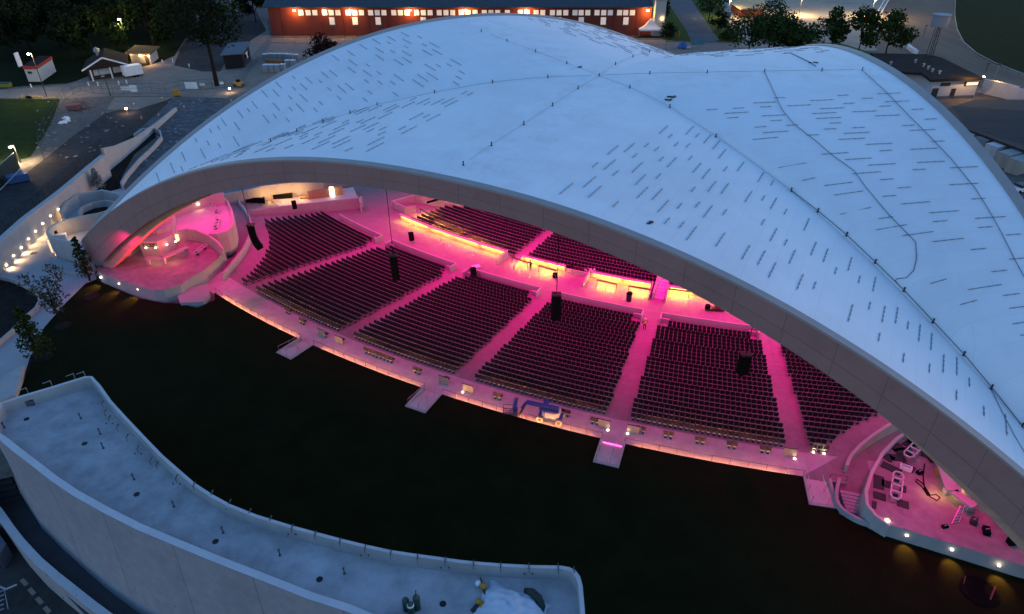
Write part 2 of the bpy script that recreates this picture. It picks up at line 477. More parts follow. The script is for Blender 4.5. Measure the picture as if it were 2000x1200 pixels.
cable([(1493, 141), (1512, 182), (1527, 215), (1551, 244), (1590, 274), (1625, 304), (1668, 335), (1690, 366), (1735, 420), (1788, 474), (1790, 505), (1784, 530), (1770, 544), (1752, 546), (1748, 549), (1765, 570)], .035, .06)
cable([(1684, 138), (1730, 180), (1770, 222), (1810, 262), (1858, 312), (1905, 370), (1930, 410), (1955, 455), (1985, 515), (2010, 560)], .035, .06)
cable([(1936, 762), (1958, 808), (1980, 850), (2010, 900)], .03, .06)
cable([(1545, 105), (1582, 123), (1605, 138)], .05, .06)
for (px, py) in ((1308, 191), (1316, 190), (1307, 196), (1588, 123), (1137, 132), (1274, 437)):
    h, n = roofhit(px, py)
    if h is not None:
        m_ = MB()
        for k in range(3): m_.box(h+Vector((random.uniform(-.5, .5), random.uniform(-.2, .2), .06)), (random.uniform(.2, .5), .18, .12), random.random()*3)
        m_.build('roof_vent', DSTEEL, roof)

# ------------------------------------------------------------------ seating bowl (rows are arcs about one centre, sinking gently away from the promenade)
CC = Vector((59.0, 195.6)); R0 = 153.15
D0 = 3.75; DR = .955
def zb(d): return 0 if d < D0 else (-.117*(min(d, D0+24)-D0))
def pol(d, a, z=0.):
    r = R0-d; a = R(a); return Vector((CC.x+r*math.cos(a), CC.y+r*math.sin(a), z))
def topol(p):
    v = Vector((p[0]-CC.x, p[1]-CC.y)); return R0-v.length, math.degrees(math.atan2(v.y, v.x)) % 360
def pxpol(px, py):
    z = .6
    for _ in range(25):
        d, a = topol(at(px, py, z)); z = zb(d)+.6
    return d, a
AISLE = [230.4, 237.7, 244.4, 251.3, 258.2]
HW = .95
ROWD = [D0+.68+DR*k for k in range(25)]
def rowz(k): return zb(D0+DR*k+.49)
mb = MB()
prof_ = [(D0, 0)]
for k in range(25): prof_ += [(D0+DR*k, rowz(k)), (D0+DR*(k+1), rowz(k))]
prof_ += [(D0+DR*25, -2.8), (62, -2.8)]
A0, A1 = 212.0, 272.0; NA = 160
vs = []; F = []; UVs = []
for d, z in prof_:
    vs += [pol(d, A0+(A1-A0)*k/NA, z) for k in range(NA+1)]
for i in range(len(prof_)-1):
    for k in range(NA):
        q = (i*(NA+1)+k, i*(NA+1)+k+1, (i+1)*(NA+1)+k+1, (i+1)*(NA+1)+k)
        F.append(q)
        l = lambda ii, kk: (R(A0+(A1-A0)*kk/NA)*(R0-14), prof_[ii][0]-prof_[ii][1])
        UVs.append([l(i, k), l(i, k+1), l(i+1, k+1), l(i+1, k)])
mb.add(vs, F, UVs)
BOWLM = seamed('bowl_concrete', (.24, .225, .225), 3.2, 60, .03, .75, .75)
structure('bowl_floor', mb, BOWLM)
mb = MB()
for k in range(NA):
    a_, b_ = A0+(A1-A0)*k/NA, A0+(A1-A0)*(k+1)/NA; u0, u1 = R(a_)*R0, R(b_)*R0
    mb.add([pol(-.06, a_), pol(-.06, b_), pol(D0, b_), pol(D0, a_)], [(0, 1, 2, 3)], [[(u0, 0), (u1, 0), (u1, 3.6), (u0, 3.6)]])
structure('promenade', mb, seamed('bowl_promenade', (.43, .40, .42), 4.4, 3.6, .03, .8, .7, .12))
# stepped aisles: concrete slabs with joints
AIM = seamed('aisle_slabs', (.25, .23, .23), .95, .49, .022, .62, .75, brick=True)
mb = MB()
for a in AISLE:
    for k in range(49):
        d0 = D0+DR/2*k; d1 = d0+DR/2; z = zb(d0+DR/2)+.012
        hw = HW
        pr = [pol(d0, a-math.degrees(hw/(R0-d0)), z), pol(d0, a+math.degrees(hw/(R0-d0)), z), pol(d1, a+math.degrees(hw/(R0-d1)), z), pol(d1, a-math.degrees(hw/(R0-d1)), z)]
        n = len(mb.v)
        mb.add(pr, [(0, 1, 2, 3)], [[(0, d0-D0), (1.9, d0-D0), (1.9, d1-D0), (0, d1-D0)]])
        if k: mb.add([pr[0], pr[1], pr[1]+Vector((0, 0, .06)), pr[0]+Vector((0, 0, .06))], [(0, 1, 2, 3)], [[(0, .2), (0, .2), (0, .2), (0, .2)]])
structure('aisle_steps', mb, AIM)

# ---- seats
SEATM = mat('seat_dark_plastic', (.010, .009, .011), .55, .2, 6)
SHELL = mat('seat_base_grey', (.42, .41, .42), .5, .08, 5)
def seat_meshes():
    b = MB(); b.box((0, -.20, .66), (.46, .07, .46), rx=R(-8)); b.box((0, -.20, .90), (.40, .05, .05), rx=R(-8))
    p = MB(); p.box((0, .04, .45), (.46, .40, .06)); p.box((-.26, 0, .6), (.03, .3, .05))
    e = MB(); e.box((0, -.245, .375), (.34, .07, .09)); p.box((0, -.20, .18), (.07, .10, .34)); p.box((0, -.18, .01), (.2, .22, .02))
    return b, p, e
seatpos = []      # (x, y, z, rz, row-kind)
def seat_at(d, a, z): p = pol(d, a, z); seatpos.append((p.x, p.y, p.z, R(a+90)))
def fill(d, z, a0, a1):
    r = R0-d; L = R(a1-a0)*r; n = int(L/.55)
    if n < 1: return
    for j in range(n): seat_at(d, (a0+a1)/2+math.degrees((j-(n-1)/2)*.55/r), z)
LB = sorted(pxpol(*p) for p in [(481, 542), (488, 536), (495, 526), (503, 519), (510, 510), (517, 501), (521, 491), (526, 481), (527, 469), (527, 455), (516, 429), (529, 427), (542, 425), (555, 424), (568, 423), (581, 421), (593, 420), (606, 418), (619, 416), (632, 414), (668, 409)])
RB = sorted(pxpol(*p) for p in [(1617, 861), (1635, 852), (1645, 840), (1664, 831), (1680, 821), (1702, 811), (1726, 801), (1740, 791)])
lbd, lba = [p[0] for p in LB], [p[1] for p in LB]; rbd, rba = [p[0] for p in RB], [p[1] for p in RB]
for k, d in enumerate(ROWD):
    z = rowz(k); hw = math.degrees((HW+.08)/(R0-d)); ex = math.degrees(1.15/(R0-d)) if k >= 23 else 0
    fill(d, z, float(np.interp(d, lbd, lba)), AISLE[0]-hw-ex)
    for i in range(4): fill(d, z, AISLE[i]+hw+ex, AISLE[i+1]-hw-ex)
    right = float(np.interp(d, rbd, rba)) if d < 13 else 262.6+.09*(d-13)
    fill(d, z, AISLE[4]+hw+ex, right)
T2 = [240.3, 251.35]
for k in range(20):
    d = 37.0+1.03*k; hw = math.degrees(.85/(R0-d))
    fill(d, -2.8, 228.9+.05*k, T2[0]-hw); fill(d, -2.8, T2[0]+hw, T2[1]-hw); fill(d, -2.8, T2[1]+hw, 258.0)
for px, py, n in [(564, 606, 2), (592, 626, 2), (741, 692, 8), (816, 722, 2), (973, 772, 2), (1105, 804, 2), (1306, 847, 2), (1368, 858, 2), (1430, 867, 2), (1495, 876, 2), (637, 652, 1), (669, 663, 1), (874, 740, 1), (919, 757, 1), (1163, 820, 2), (1252, 837, 2)]:
    d, a = topol(at(px, py, .45)); d -= .0
    for j in range(n): seat_at(d, a+math.degrees((j-(n-1)/2)*.55/(R0-d)), 0)
def seen(p):
    x, y = topx(p)
    if not (0 < x < 2000 and 0 < y < 1200): return False
    o = Vector((0, 0, CAMH)); q = Vector(p)+Vector((0, 0, .7)); dr = q-o
    h = ROOF_BVH.ray_cast(o, dr.normalized(), dr.length)
    if h[0] is not None: return False
    e = 0
    for i in range(1):           # front fascia hides a little more than the membrane
        for dz in (2.2,):
            h = ROOF_BVH.ray_cast(o+Vector((0, 0, dz)), (q+Vector((0, 0, dz))-o-Vector((0, 0, dz))).normalized(), dr.length)
            if h[0] is not None: return False
    return True
vis = [s for s in seatpos if seen(s[:3])]
vis.sort(key=lambda s: depth(s))
near = vis[:300]; nearset = set(near)
far = [s for s in seatpos if s not in nearset]
sb, sp, se = seat_meshes()
s0 = thing('stadium_seat', 'black stadium seat on a grey pedestal in the rows nearest the lawn', 'seat', (0, 0, 0), 'black seats of the rearmost rows by the promenade')
sb.build('backrest', SEATM, s0); sp.build('seat_pan', SEATM, s0); se.build('seat_bracket', SHELL, s0)
for i, s in enumerate(near):
    if i == 0: s0.location = s[:3]; s0.rotation_euler = (0, 0, s[3])
    else: dup(s0, s[:3], s[3])
def inst(mbs, places):
    """one mesh holding many copies (numpy, fast)"""
    v0 = np.array(mbs.v); nf = [list(f) for f in mbs.f]; V_ = []; F_ = []
    for k, (x, y, z, rz) in enumerate(places):
        c, s = math.cos(rz), math.sin(rz)
        V_.append(np.c_[v0[:, 0]*c-v0[:, 1]*s+x, v0[:, 0]*s+v0[:, 1]*c+y, v0[:, 2]+z])
        F_ += [[q+k*len(v0) for q in f] for f in nf]
    o = MB(); o.v = [tuple(p) for p in np.concatenate(V_)]; o.f = F_
    return o
fs = thing('seating_rows', 'mass of black stadium seats filling the further rows of the pink bowl', 'seating')
fs['kind'] = 'stuff'
b2 = MB(); b2.add(sb.v, sb.f); b2.add(sp.v, sp.f)
inst(b2, far).build('seat_body', SEATM, fs); inst(se, far).build('seat_bracket', SHELL, fs)

# ---- lawn edge: retaining wall with hidden light strip, stairs, railing
STA = [236.75, 243.75, 251.4, 258.6]
LZ = .45
SW = 1.15
def arcpath(d, a0, a1, n=24): return [pol(d, a0+(a1-a0)*k/n) for k in range(n+1)]
edges = [229.6]+STA+[259.6]
WARM = (1.0, .50, .20)
strip = glow('warm_light_strip', (1.0, .36, .11), 11)
ew = thing('retaining_wall', 'low curved wall along the lawn edge with an orange light strip facing the promenade', 'wall', pol(0, 247))
rail = thing('edge_railing', 'thin steel railing with slim posts along the lit promenade edge', 'railing', pol(0, 247))
for i in range(len(edges)-1):
    a0 = edges[i]+(math.degrees(SW/R0) if i else 0); a1 = edges[i+1]-(math.degrees(SW/R0) if i < 4 else 0)
    m_ = MB(); m_.wall(arcpath(-.12, a0, a1), -.2, LZ-.004, .12); m_.build('wall_face', CONC, ew)
    sh = math.degrees(1.0/R0)
    if a1-a0 > 1.5:
        m_ = MB(); m_.wall(arcpath(-.03, a0+sh, a1-sh), LZ-.30, LZ-.25, .05); m_.build('light_strip', strip, ew)
    m_ = MB(); pth = arcpath(.16, a0, a1, max(2, int((a1-a0)*3)))
    m_.tube([p+Vector((0, 0, .98)) for p in pth], .022, 5)
    m_.build('handrail', DSTEEL, rail)
    n = max(1, int(R(a1-a0)*R0/1.55)); m_ = MB()
    for k in range(n+1):
        p = pol(.16, a0+(a1-a0)*k/n); m_.tube([p, p+Vector((0, 0, .98))], .022, 5)
    m_.build('railing_posts', DSTEEL, rail)
STL = ['leftmost concrete stair from the promenade up to the lawn', 'second concrete stair up to the lawn, left of the blue boom lift', 'concrete stair up to the lawn right of the blue boom lift', 'rightmost concrete stair up to the lawn, beside the curved ramp wall']
for k, a in enumerate(STA):
    t = thing('lawn_stair', STL[k], 'stairs', pol(0, a), 'stairs joining promenade and lawn')
    ra = R(a); o = Vector((math.cos(ra), math.sin(ra), 0)); e = Vector((-o.y, o.x, 0)); b = pol(0, a)
    m_ = MB(); n = 6; Ls = 3.3
    for j in range(n):
        l0 = Ls*j/n; m_.box(b+o*(l0+Ls/n/2-.03)+Vector((0, 0, (LZ+.05)*(j+1)/n/2-.1)), (Ls/n, 2.1, (LZ+.05)*(j+1)/n+.2), rz=ra)
    m_.build('steps', FLOOR, t)
    for sd in (-1, 1):
        m_ = MB(); m_.box(b+o*(Ls/2-.03)+e*sd*1.16+Vector((0, 0, .22)), (Ls+.1, .2, .72), rz=ra); m_.build('side_kerb', CONC, t)
    m_ = MB(); m_.box(b+o*(Ls+.12)+Vector((0, 0, .25)), (.3, 2.5, .58), rz=ra); m_.build('landing', CONC, t)
    for sd in (-1.0, .35):
        m_ = MB(); q0 = b+e*sd+o*.1; q1 = q0+o*(Ls-.1)
        m_.tube([q0, q0+Vector((0, 0, 1.0)), q1+Vector((0, 0, 1.35)), q1+Vector((0, 0, .4))], .03, 5); m_.tube([(q0+q1)/2, (q0+q1)/2+Vector((0, 0, 1.17))], .025, 5)
        m_.build('handrail', STEEL, t)
    if k == 2:
        m_ = MB(); m_.box(b+o*.25+Vector((0, 0, .17)), (.05, 1.9, .05), rz=ra); m_.build('pink_light_strip', glow('pink_strip', (1, .04, .35), 1.2), t)

# ---- panels with uplights behind the last row
PANM = mat('panel_grey', (.22, .20, .20), .6, .08, 2)
PAN = [((629, 657), '', 'plain grey metal panel left of the leftmost lower aisle opening'), ((663, 671), '', 'plain grey metal panel right of the leftmost lower aisle opening'),
       ((867, 750), '', 'unlit grey panel left of the aisle facing the second lawn stair'), ((914, 766), 'l', 'grey panel with one uplight at its left edge, near the second lawn stair'),
       ((1179, 835), 'r', 'grey panel with one uplight at its right edge, left of the central aisle'), ((1236, 846), 'l', 'grey panel with one uplight at its left edge, right of the central aisle'),
       ((1541, 891), 'r', 'grey panel with one uplight at its right edge, left of the last aisle'), ((1598, 881), 'lr', 'grey panel with two uplights below the short end rows')]
PUP = glow('uplight_lens', (1, .78, .5), 2.0)
for (p, li, lab) in PAN:
    b = at(*p, 0); d, a = topol(b); ra = R(a)
    o = Vector((math.cos(ra), math.sin(ra), 0)); e = Vector((-o.y, o.x, 0))
    t = thing('screen_panel', lab, 'panel', b, 'screen panels behind the last seat row')
    MB().box(b+Vector((0, 0, .52)), (.05, 1.25, .96), rz=ra).build('panel', PANM, t)
    MB().box(b+Vector((0, 0, 1.02)), (.09, 1.31, .05), rz=ra).build('top_rail', DSTEEL, t)
    for s in li:
        sg = -1 if s == 'l' else 1
        q = b+e*sg*.5+o*.28
        MB().lathe(q, [(.10, 0), (.10, .05), (.07, .06)], 10).build('uplight', PUP, t)
        lamp('uplight_beam', 'SPOT', q+Vector((0, 0, .10)), (1, .62, .28), 1.5, t, .03, b+e*sg*.5+Vector((0, 0, .9)), 95, .6)

# ---- front parapets of the upper tier, loges, counters and their lights
for i in range(5):
    a0 = AISLE[i-1]+math.degrees(1.25/(R0-29.4)) if i else 224.3
    a1 = AISLE[i]-math.degrees(1.25/(R0-29.4))
    labs = ['pink concrete parapet in front of the leftmost seat block', 'pink concrete parapet in front of the second seat block from the left', 'pink concrete parapet in front of the seat block behind the third hanging speaker', 'pink concrete parapet in front of the seat block left of the yellow-vested person', 'pink concrete parapet in front of the seat block under the fascia']
    t = thing('parapet_wall', labs[i], 'wall', pol(29.4, (a0+a1)/2, -2.8), 'parapets between seat blocks and cross aisle')
    MB().wall(arcpath(28.7, a0, a1), -2.8, -1.72, .22).build('wall_face', CONC, t)
    for aa, sg in ((a0, 1), (a1, -1)):
        if i == 0 and sg == 1: continue
        ad = math.degrees(1/(R0-29))
        MB().wall([pol(28.7, aa), pol(27.1, aa)], -2.8, -1.75, .2).build('return_wall', CONC, t)
        MB().wall([pol(27.9, aa+sg*ad*.1), pol(27.9, aa+sg*ad*1.15)], -2.8, -2.1, .22).build('low_wall', CONC, t)
led = glow('loge_light_strip', (1, .40, .05), 12)
BAYS = [(228.0, 231.6), (231.7, 234.2), (234.3, 236.7), (236.8, 239.2), (240.9, 242.6), (242.7, 244.2), (246.3, 248.6), (248.7, 250.6), (252.0, 254.1), (254.3, 257.0)]
lg = thing('loge_parapet', 'long concrete parapet behind the loge counters, glowing yellow under its rim', 'wall', pol(36, 243, -2.8))
for a0, a1 in BAYS:
    MB().wall(arcpath(36.1, a0-.04, a1+.04, 8), -2.8, -1.72, .2).build('wall_face', CONC, lg)
    MB().wall(arcpath(35.92, a0-.04, a1+.04, 8), -1.72, -1.62, .55).build('rim', CONC, lg)
    MB().wall(arcpath(35.78, a0+.15, a1-.15, 8), -1.78, -1.73, .06).build('light_strip', led, lg)
for a0, a1 in ((239.3, 240.0), (240.75, 240.85), (246.1, 246.2), (250.75, 250.9), (251.85, 251.95)):
    MB().wall([pol(36.2, a0), pol(33.0, a0)], -2.8, [-1.55, -2.0], .2).build('side_wall', CONC, lg)
MB().wall(arcpath(36.1, 244.3, 246.2, 8), -2.8, -2.1, .2).build('low_wall', CONC, lg)
COUNT = [((820, 408), (839, 419)), ((848, 427), (872, 440)), ((873, 441), (899, 453)), ((912, 460), (938, 472)), ((953, 478), (982, 489)), ((999, 502), (1032, 514)), ((1051, 519), (1087, 529)), ((1165, 547), (1206, 556)), ((1227, 559), (1271, 566)), ((1303, 564), (1348, 570))]
CLAB = ['far left end counter of the row, next to the pink corner block', 'second drink counter from the far left end', 'third drink counter from the far left end', 'fourth drink counter from the far left end', 'fifth counter, just left of the low pink stair wall', 'counter right behind the standing person', 'counter between the standing person and the cluttered gap', 'counter just right of the cluttered gap', 'counter above the dark blue bin', 'counter right of the pink upper stair']
COUNTM = mat('counter_dark_wood', (.05, .025, .018), .5, .25, 2)
under_led = glow('counter_light_strip', (1, .42, .05), 42)
for (p, q), lab in zip(COUNT, CLAB):
    a = at(*p, -1.75); b = at(*q, -1.75); c = (a+b)/2
    t = thing('drink_counter', lab, 'counter', (c.x, c.y, -2.8), 'glowing drink counters along the loges')
    MB().beam(a, b, .38, .07).build('counter_top', COUNTM, t)
    dn = Vector((0, 0, -.06)); inw = (Vector((CC.x, CC.y, 0))-Vector((c.x, c.y, 0))).normalized()
    MB().beam(a.lerp(b, .06)+dn, b.lerp(a, .06)+dn, .06, .03).build('light_strip', under_led, t)
    for f_ in (.04, .96):
        x = a.lerp(b, f_); MB().box((x.x, x.y, -2.3), (.08, .08, 1.0)).build('leg', DSTEEL, t)
br = thing('barrier_rail', 'thin grey barrier rails standing in front of the glowing loges', 'railing', pol(32.7, 243, -2.8))
for a0, a1 in BAYS:
    m_ = MB(); n = 3
    pth = [pol(32.9, a0+(a1-a0)*(.08+.84*k/n), -2.8) for k in range(n+1)]
    m_.tube([p+Vector((0, 0, 1.05)) for p in pth], .018, 4)
    for p in pth: m_.tube([p, p+Vector((0, 0, 1.05))], .018, 4)
    m_.build('rail_panel', STEEL, br)
for k, (px, py) in enumerate([(802, 438), (812, 444), (863, 475), (877, 482), (908, 493), (923, 500), (1014, 535), (1034, 542), (1194, 582), (1218, 585)]):
    b = at(px, py, -2.8); m_ = MB().box(b+Vector((0, 0, .04)), (.5, .12, .08), rz=.8); m_.tube([b, b+Vector((0, 0, .95))], .03, 5)
    tag(m_.build('rail_stand', WHITE), ['pale rail stand on the cross aisle near the first counters', 'pale rail stand before the second counter', 'pale rail stand before the third counter', 'pale rail stand before the fourth counter', 'pale rail stand left of the low stair rail', 'pale rail stand nearest the fifth counter', 'pale rail stand left of the standing person', 'pale rail stand under the standing person', 'pale rail stand left of the dark blue bin', 'pale rail stand touching the dark blue bin'][k], 'stand', 'pale stands on the cross aisle')
# upper-tier stairs through the loges
st = thing('upper_stair', 'pink stair with raised side walls passing between the glowing loges', 'stairs', pol(34, 251.37, -2.8))
ra = R(251.37)
for k in range(9):
    p = pol(34.2+.8*k, 251.37, -2.8+.05*k); MB().box(p, (.82, 1.5, .16+.1*k), rz=ra).build('step', FLOOR, st)
MB().wall([pol(33.4, 250.98), pol(41.5, 251.0)], -2.8, [-1.7, -.9], .25).build('side_wall', CONC, st)
st = thing('lower_stair_rail', 'short steel stair rail beside the low pink wall at the loges', 'railing', at(985, 518, -2.8))
m_ = MB()
for dx in (0, 7):
    a, b = at(977+dx, 519+dx*.2, -2.8), at(993+dx*.6, 508, -2.5)
    m_.tube([a, a+Vector((0, 0, .9)), b+Vector((0, 0, 1.2)), b], .03, 5)
m_.build('handrail', STEEL, st)
# mid cross-aisle lights on the tier-two aisle
for k, (px, py) in enumerate([(1072, 464), (1057, 472), (1042, 481), (1025, 490)]):
    pass

# ---- pink floodlights under the vault
PINK = (1.0, .0, .27)
fl = roof
for d in (7, 19, 31, 44):
    for a in (225, 231, 237, 243, 249, 255, 261):
        p = pol(d, a); tt = None
        h = ROOF_BVH.ray_cast(Vector((p.x, p.y, 60)), Vector((0, 0, -1)))
        if h[0] is None: continue
        z = min(h[0].z-3.5, 19)
        if z < 7: continue
        tgt = pol(d+1.5, a, zb(d))
        lamp('pink_flood', 'SPOT', (p.x, p.y, z), PINK, PINKW*(z/17)**2*{7: .5, 19: 1.25, 31: 1.8, 44: 1.9}[d], fl, .35, tgt, 92, .8)

# ------------------------------------------------------------------ ground sheets
hole = [pol(-.1, A0+(A1-A0)*k/40) for k in range(41)]+[pol(61, A1-(A1-A0)*k/20) for k in range(21)]
lawn_edge = []
_k = 229.6
for a_ in STA:
    h_ = math.degrees(1.27/R0); lim = a_-h_ 
    m_ = max(2, int((lim-_k)*2.2))
    lawn_edge += [pol(-.08, _k+(lim-_k)*j/m_, LZ) for j in range(m_+1)]
    lawn_edge += [pol(-3.55, a_-h_, LZ), pol(-3.55, a_+h_, LZ)]
    _k = a_+h_
def cutloop(loop, z): return [Vector((p[0], p[1], z)) for p in loop]
mb = MB(); big = [Vector((-600, -60, 0)), Vector((900, -60, 0)), Vector((900, 1500, 0)), Vector((-600, 1500, 0))]

mid = [at(-150, 862, 6), at(-20, 838, 6), at(60, 830, 6), at(150, 850, 6), at(260, 930, 6), at(400, 1022, 6), at(560, 1085, 6), at(760, 1140, 6), at(960, 1180, 6)]
hole2 = mid+[Vector((14, 14, 0)), Vector((14, -40, 0)), Vector((-150, -40, 0)), Vector((-150, 66, 0))]
mb.poly(big, -.02, holes=[[Vector((p.x, p.y, -.02)) for p in hole], [Vector((p.x, p.y, -.02)) for p in hole2]])
structure('ground', mb, GRAVEL)
# lawn sheet with a slightly raised edge
ll = [at(36, 770, LZ), at(60, 715, LZ), at(85, 640, LZ), at(112, 610, LZ), at(166, 554, LZ), at(186, 546, LZ), at(236, 568, LZ), at(272, 583, LZ), at(318, 592, LZ), at(352, 593, LZ), at(385, 602, LZ), at(420, 586, LZ)]
rr = [at(1636, 1003, LZ), at(1660, 1014, LZ), at(1700, 1034, LZ), at(1740, 1048, LZ), at(1879, 1092, LZ), at(2002, 1130, LZ), at(2300, 1215, LZ)]
near = [at(2300, 1500, LZ), at(1500, 1600, LZ)]+[Vector((p.x, p.y, LZ)) for p in mid[::-1][:-2]]
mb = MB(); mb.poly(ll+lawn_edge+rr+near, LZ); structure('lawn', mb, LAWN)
mb = MB(); mb.wall(ll+lawn_edge[:1], -.05, LZ-.004, .05); mb.wall(lawn_edge[-1:]+rr, -.05, LZ-.004, .05); structure('lawn_edge', mb, SOIL)
# short uneven grass blades give the lawn its texture
gb = MB()
for k in range(2600):
    p = at(random.uniform(60, 1990), random.uniform(600, 1190), LZ)
    x, y = p.x, p.y
    d, a = topol(p)
    if d > -.3 or y > 75: continue
    h = random.uniform(.05, .14); w_ = random.uniform(.02, .06); an = random.random()*6.28
    gb.add([(x-w_*math.cos(an), y-w_*math.sin(an), LZ), (x+w_*math.cos(an), y+w_*math.sin(an), LZ), (x+random.uniform(-.05, .05), y+random.uniform(-.05, .05), LZ+h)], [(0, 1, 2)])
tag(gb.build('grass_tufts', GRASS), kind='stuff')

# ------------------------------------------------------------------ curved concrete building in the foreground
ZT, ZF, ZBASE = 7.0, 5.8, -4.0
inner = [(180, 735), (196, 752), (218, 783), (250, 818), (285, 855), (318, 889), (350, 917), (380, 943), (415, 966), (450, 985), (500, 1005), (572, 1027), (620, 1040), (665, 1052), (710, 1063), (760, 1074), (805, 1081), (850, 1087), (900, 1094), (940, 1098), (980, 1101), (1040, 1104), (1095, 1105)]
endR = [(1112, 1108), (1124, 1114), (1133, 1126), (1138, 1145), (1142, 1190), (1147, 1260), (1150, 1320)]
outer = [(1150, 1420), (980, 1330), (840, 1262), (740, 1222), (675, 1194), (600, 1170), (500, 1130), (430, 1103), (350, 1070), (265, 1034), (200, 1001), (140, 967), (100, 940), (62, 910), (28, 884), (6, 866)]
endL = [(-8, 850), (-14, 830), (-10, 808), (0, 787), (40, 773), (95, 757), (150, 740), (166, 735)]
loopT = [at(a, b, ZT) for a, b in inner+endR+outer+endL]
cbu = thing('curved_building', 'curved pale concrete building with a flat walled roof at the lower left', 'building', at(500, 1080, 0))
n = len(loopT)
def inset(loop, dist):
    n = len(loop); out = []; dl = dist if isinstance(dist, list) else [dist]*n
    ar = sum(loop[i].x*loop[(i+1) % n].y-loop[(i+1) % n].x*loop[i].y for i in range(n)); sg = 1 if ar > 0 else -1
    for i in range(n):
        d = (loop[(i+1) % n]-loop[i-1]); d = Vector((d.x, d.y)).normalized()
        out.append(loop[i]+Vector((-d.y*sg*dl[i], d.x*sg*dl[i], 0)))
    return out
TH = [.26]*len(inner)+[.3]*len(endR)+[.55]*len(outer)+[.34]*len(endL)
in_ = inset(loopT, TH)
CAPM = mat('parapet_cap', (.50, .50, .52), .6, .08, .6, stain=.3, stain_col=(.38, .38, .40))
mb = MB()
mb.add(loopT+in_, [(i, (i+1) % n, n+(i+1) % n, n+i) for i in range(n)])
mb.build('parapet_cap', CAPM, cbu)
mb = MB(); mb.add([p-Vector((0, 0, .01)) for p in in_]+[Vector((p.x, p.y, ZF)) for p in in_], [(i, n+i, n+(i+1) % n, (i+1) % n) for i in range(n)])
mb.build('parapet_inner_face', CONCW, cbu)
mb = MB(); mb.poly([Vector((p.x, p.y, ZF)) for p in inset(loopT, [t_-.06 for t_ in TH])], ZF); mb.build('roof_deck', CONCD, cbu)
# outer skin: vertical towards the lawn, battered on the far side
ni = len(inner)+len(endR)
base = []
BPX = [(1200, 1620), (1040, 1530), (900, 1460), (800, 1420), (735, 1400), (660, 1370), (560, 1326), (490, 1296), (412, 1262), (328, 1228), (266, 1194), (213, 1154), (176, 1122), (130, 1080), (80, 1030), (40, 966)]
BPX += [(16, 908), (0, 885), (-4, 860)]
for i, p in enumerate(loopT):
    if ni <= i < ni+len(BPX): base.append(at(*BPX[i-ni], ZBASE))
    else: base.append(Vector((p.x, p.y, ZBASE)))
mb = MB(); m4 = 6; vs = []; us = []; acc = 0
for j in range(m4+1):
    f_ = j/m4; e = f_**1.15
    for i in range(n):
        p = loopT[i]; q = base[i]; vs.append(Vector((p.x+(q.x-p.x)*e, p.y+(q.y-p.y)*e, ZT-.002+(ZBASE-ZT)*f_)))
L_ = [0]
for i in range(n): L_.append(L_[-1]+(loopT[(i+1) % n]-loopT[i]).length)
F = []; UVs = []
for j in range(m4):
    for i in range(n):
        k = (i+1) % n; F.append((j*n+i, j*n+k, (j+1)*n+k, (j+1)*n+i)); UVs.append([(L_[i], -j*2), (L_[i+1], -j*2), (L_[i+1], -j*2-2), (L_[i], -j*2-2)])
mb.add(vs, F, UVs)
mb.build('outer_wall', seamed('battered_concrete', (.30, .315, .34), 7.3, 40, .05, .6, .85), cbu, True)
mb = MB()
for dx in (0, 1): mb.box(at(56+dx*0, 790, ZF)+Vector((0, 0, .32)), (1.25, .75, .6), rz=.25)
mb.build('roof_box', mat('roof_box_grey', (.20, .21, .24), .6, .1, 2), cbu)
DRAIN = mat('drain_black', (.008, .008, .01), .6, .2, 4); RUST = mat('rust_ring', (.16, .11, .08), .9, .3, 8)
for (px, py) in [(52, 819), (165, 867), (267, 966), (421, 1058), (624, 1132), (865, 1180)]:
    p = at(px, py, ZF); mb = MB().lathe(p, [(.24, .004), (.24, .03), (.19, .035)], 14); mb.build('roof_drain', DRAIN, cbu)
PIPE = mat('vent_pipe', (.07, .075, .085), .5, .2, 4)
for (px, py) in [(9, 836), (158, 818), (196, 848), (202, 876), (262, 937), (340, 990), (436, 1041), (547, 1085), (673, 1121)]:
    p = at(px, py, ZF); mb = MB().lathe(p, [(.11, 0), (.11, .04), (.05, .05), (.05, .5), (.065, .52), (.065, .6)], 8)
    mb.box(p+Vector((.0, .0, .62)), (.16, .16, .05)); mb.build('roof_anchor', PIPE, cbu)
# rail clamps along the lawn-side parapet
cl_ = [(203, 783), (208, 800), (216, 812), (232, 829), (251, 848), (272, 870), (297, 894), (309, 902), (347, 928), (381, 942), (416, 958), (451, 976), (490, 994), (530, 1008), (572, 1025), (617, 1038), (665, 1052), (714, 1065), (764, 1075), (816, 1083), (870, 1089), (925, 1095), (978, 1099), (1033, 1101), (1090, 1102), (1121, 1108)]
def on_edge(px, py):
    q = at(px, py, ZT+.02); best = min(range(n), key=lambda i: (loopT[i]-q).length); return q
for i, (px, py) in enumerate(cl_):
    q = on_edge(px, py); mb = MB().box(q+Vector((0, -.2, .0)), (.07, .5, .07)); mb.tube([q+Vector((0, -.44, .05)), q+Vector((0, -.44, -.45))], .022, 6); mb.tube([q+Vector((0, -.2, .05)), q+Vector((0, -.2, .18))], .025, 6)
    if i % 3 == 2: mb.box(q+Vector((.25, -.5, -.5)), (.11, .08, .11)); mb.box(q+Vector((-.3, -.5, -.5)), (.11, .08, .11))
    mb.build('parapet_clamp', PIPE, cbu)
for (px, py) in [(53, 763), (100, 749), (145, 735), (165, 731)]:
    q = at(px, py, ZT); mb = MB().tube([q+Vector((0, 0, -.5)), q+Vector((0, 0, .35))], .04, 6); mb.tube([q+Vector((0, 0, .3)), q+Vector((-.75, -.1, .05))], .03, 5); mb.build('parapet_bracket', STEEL, cbu)
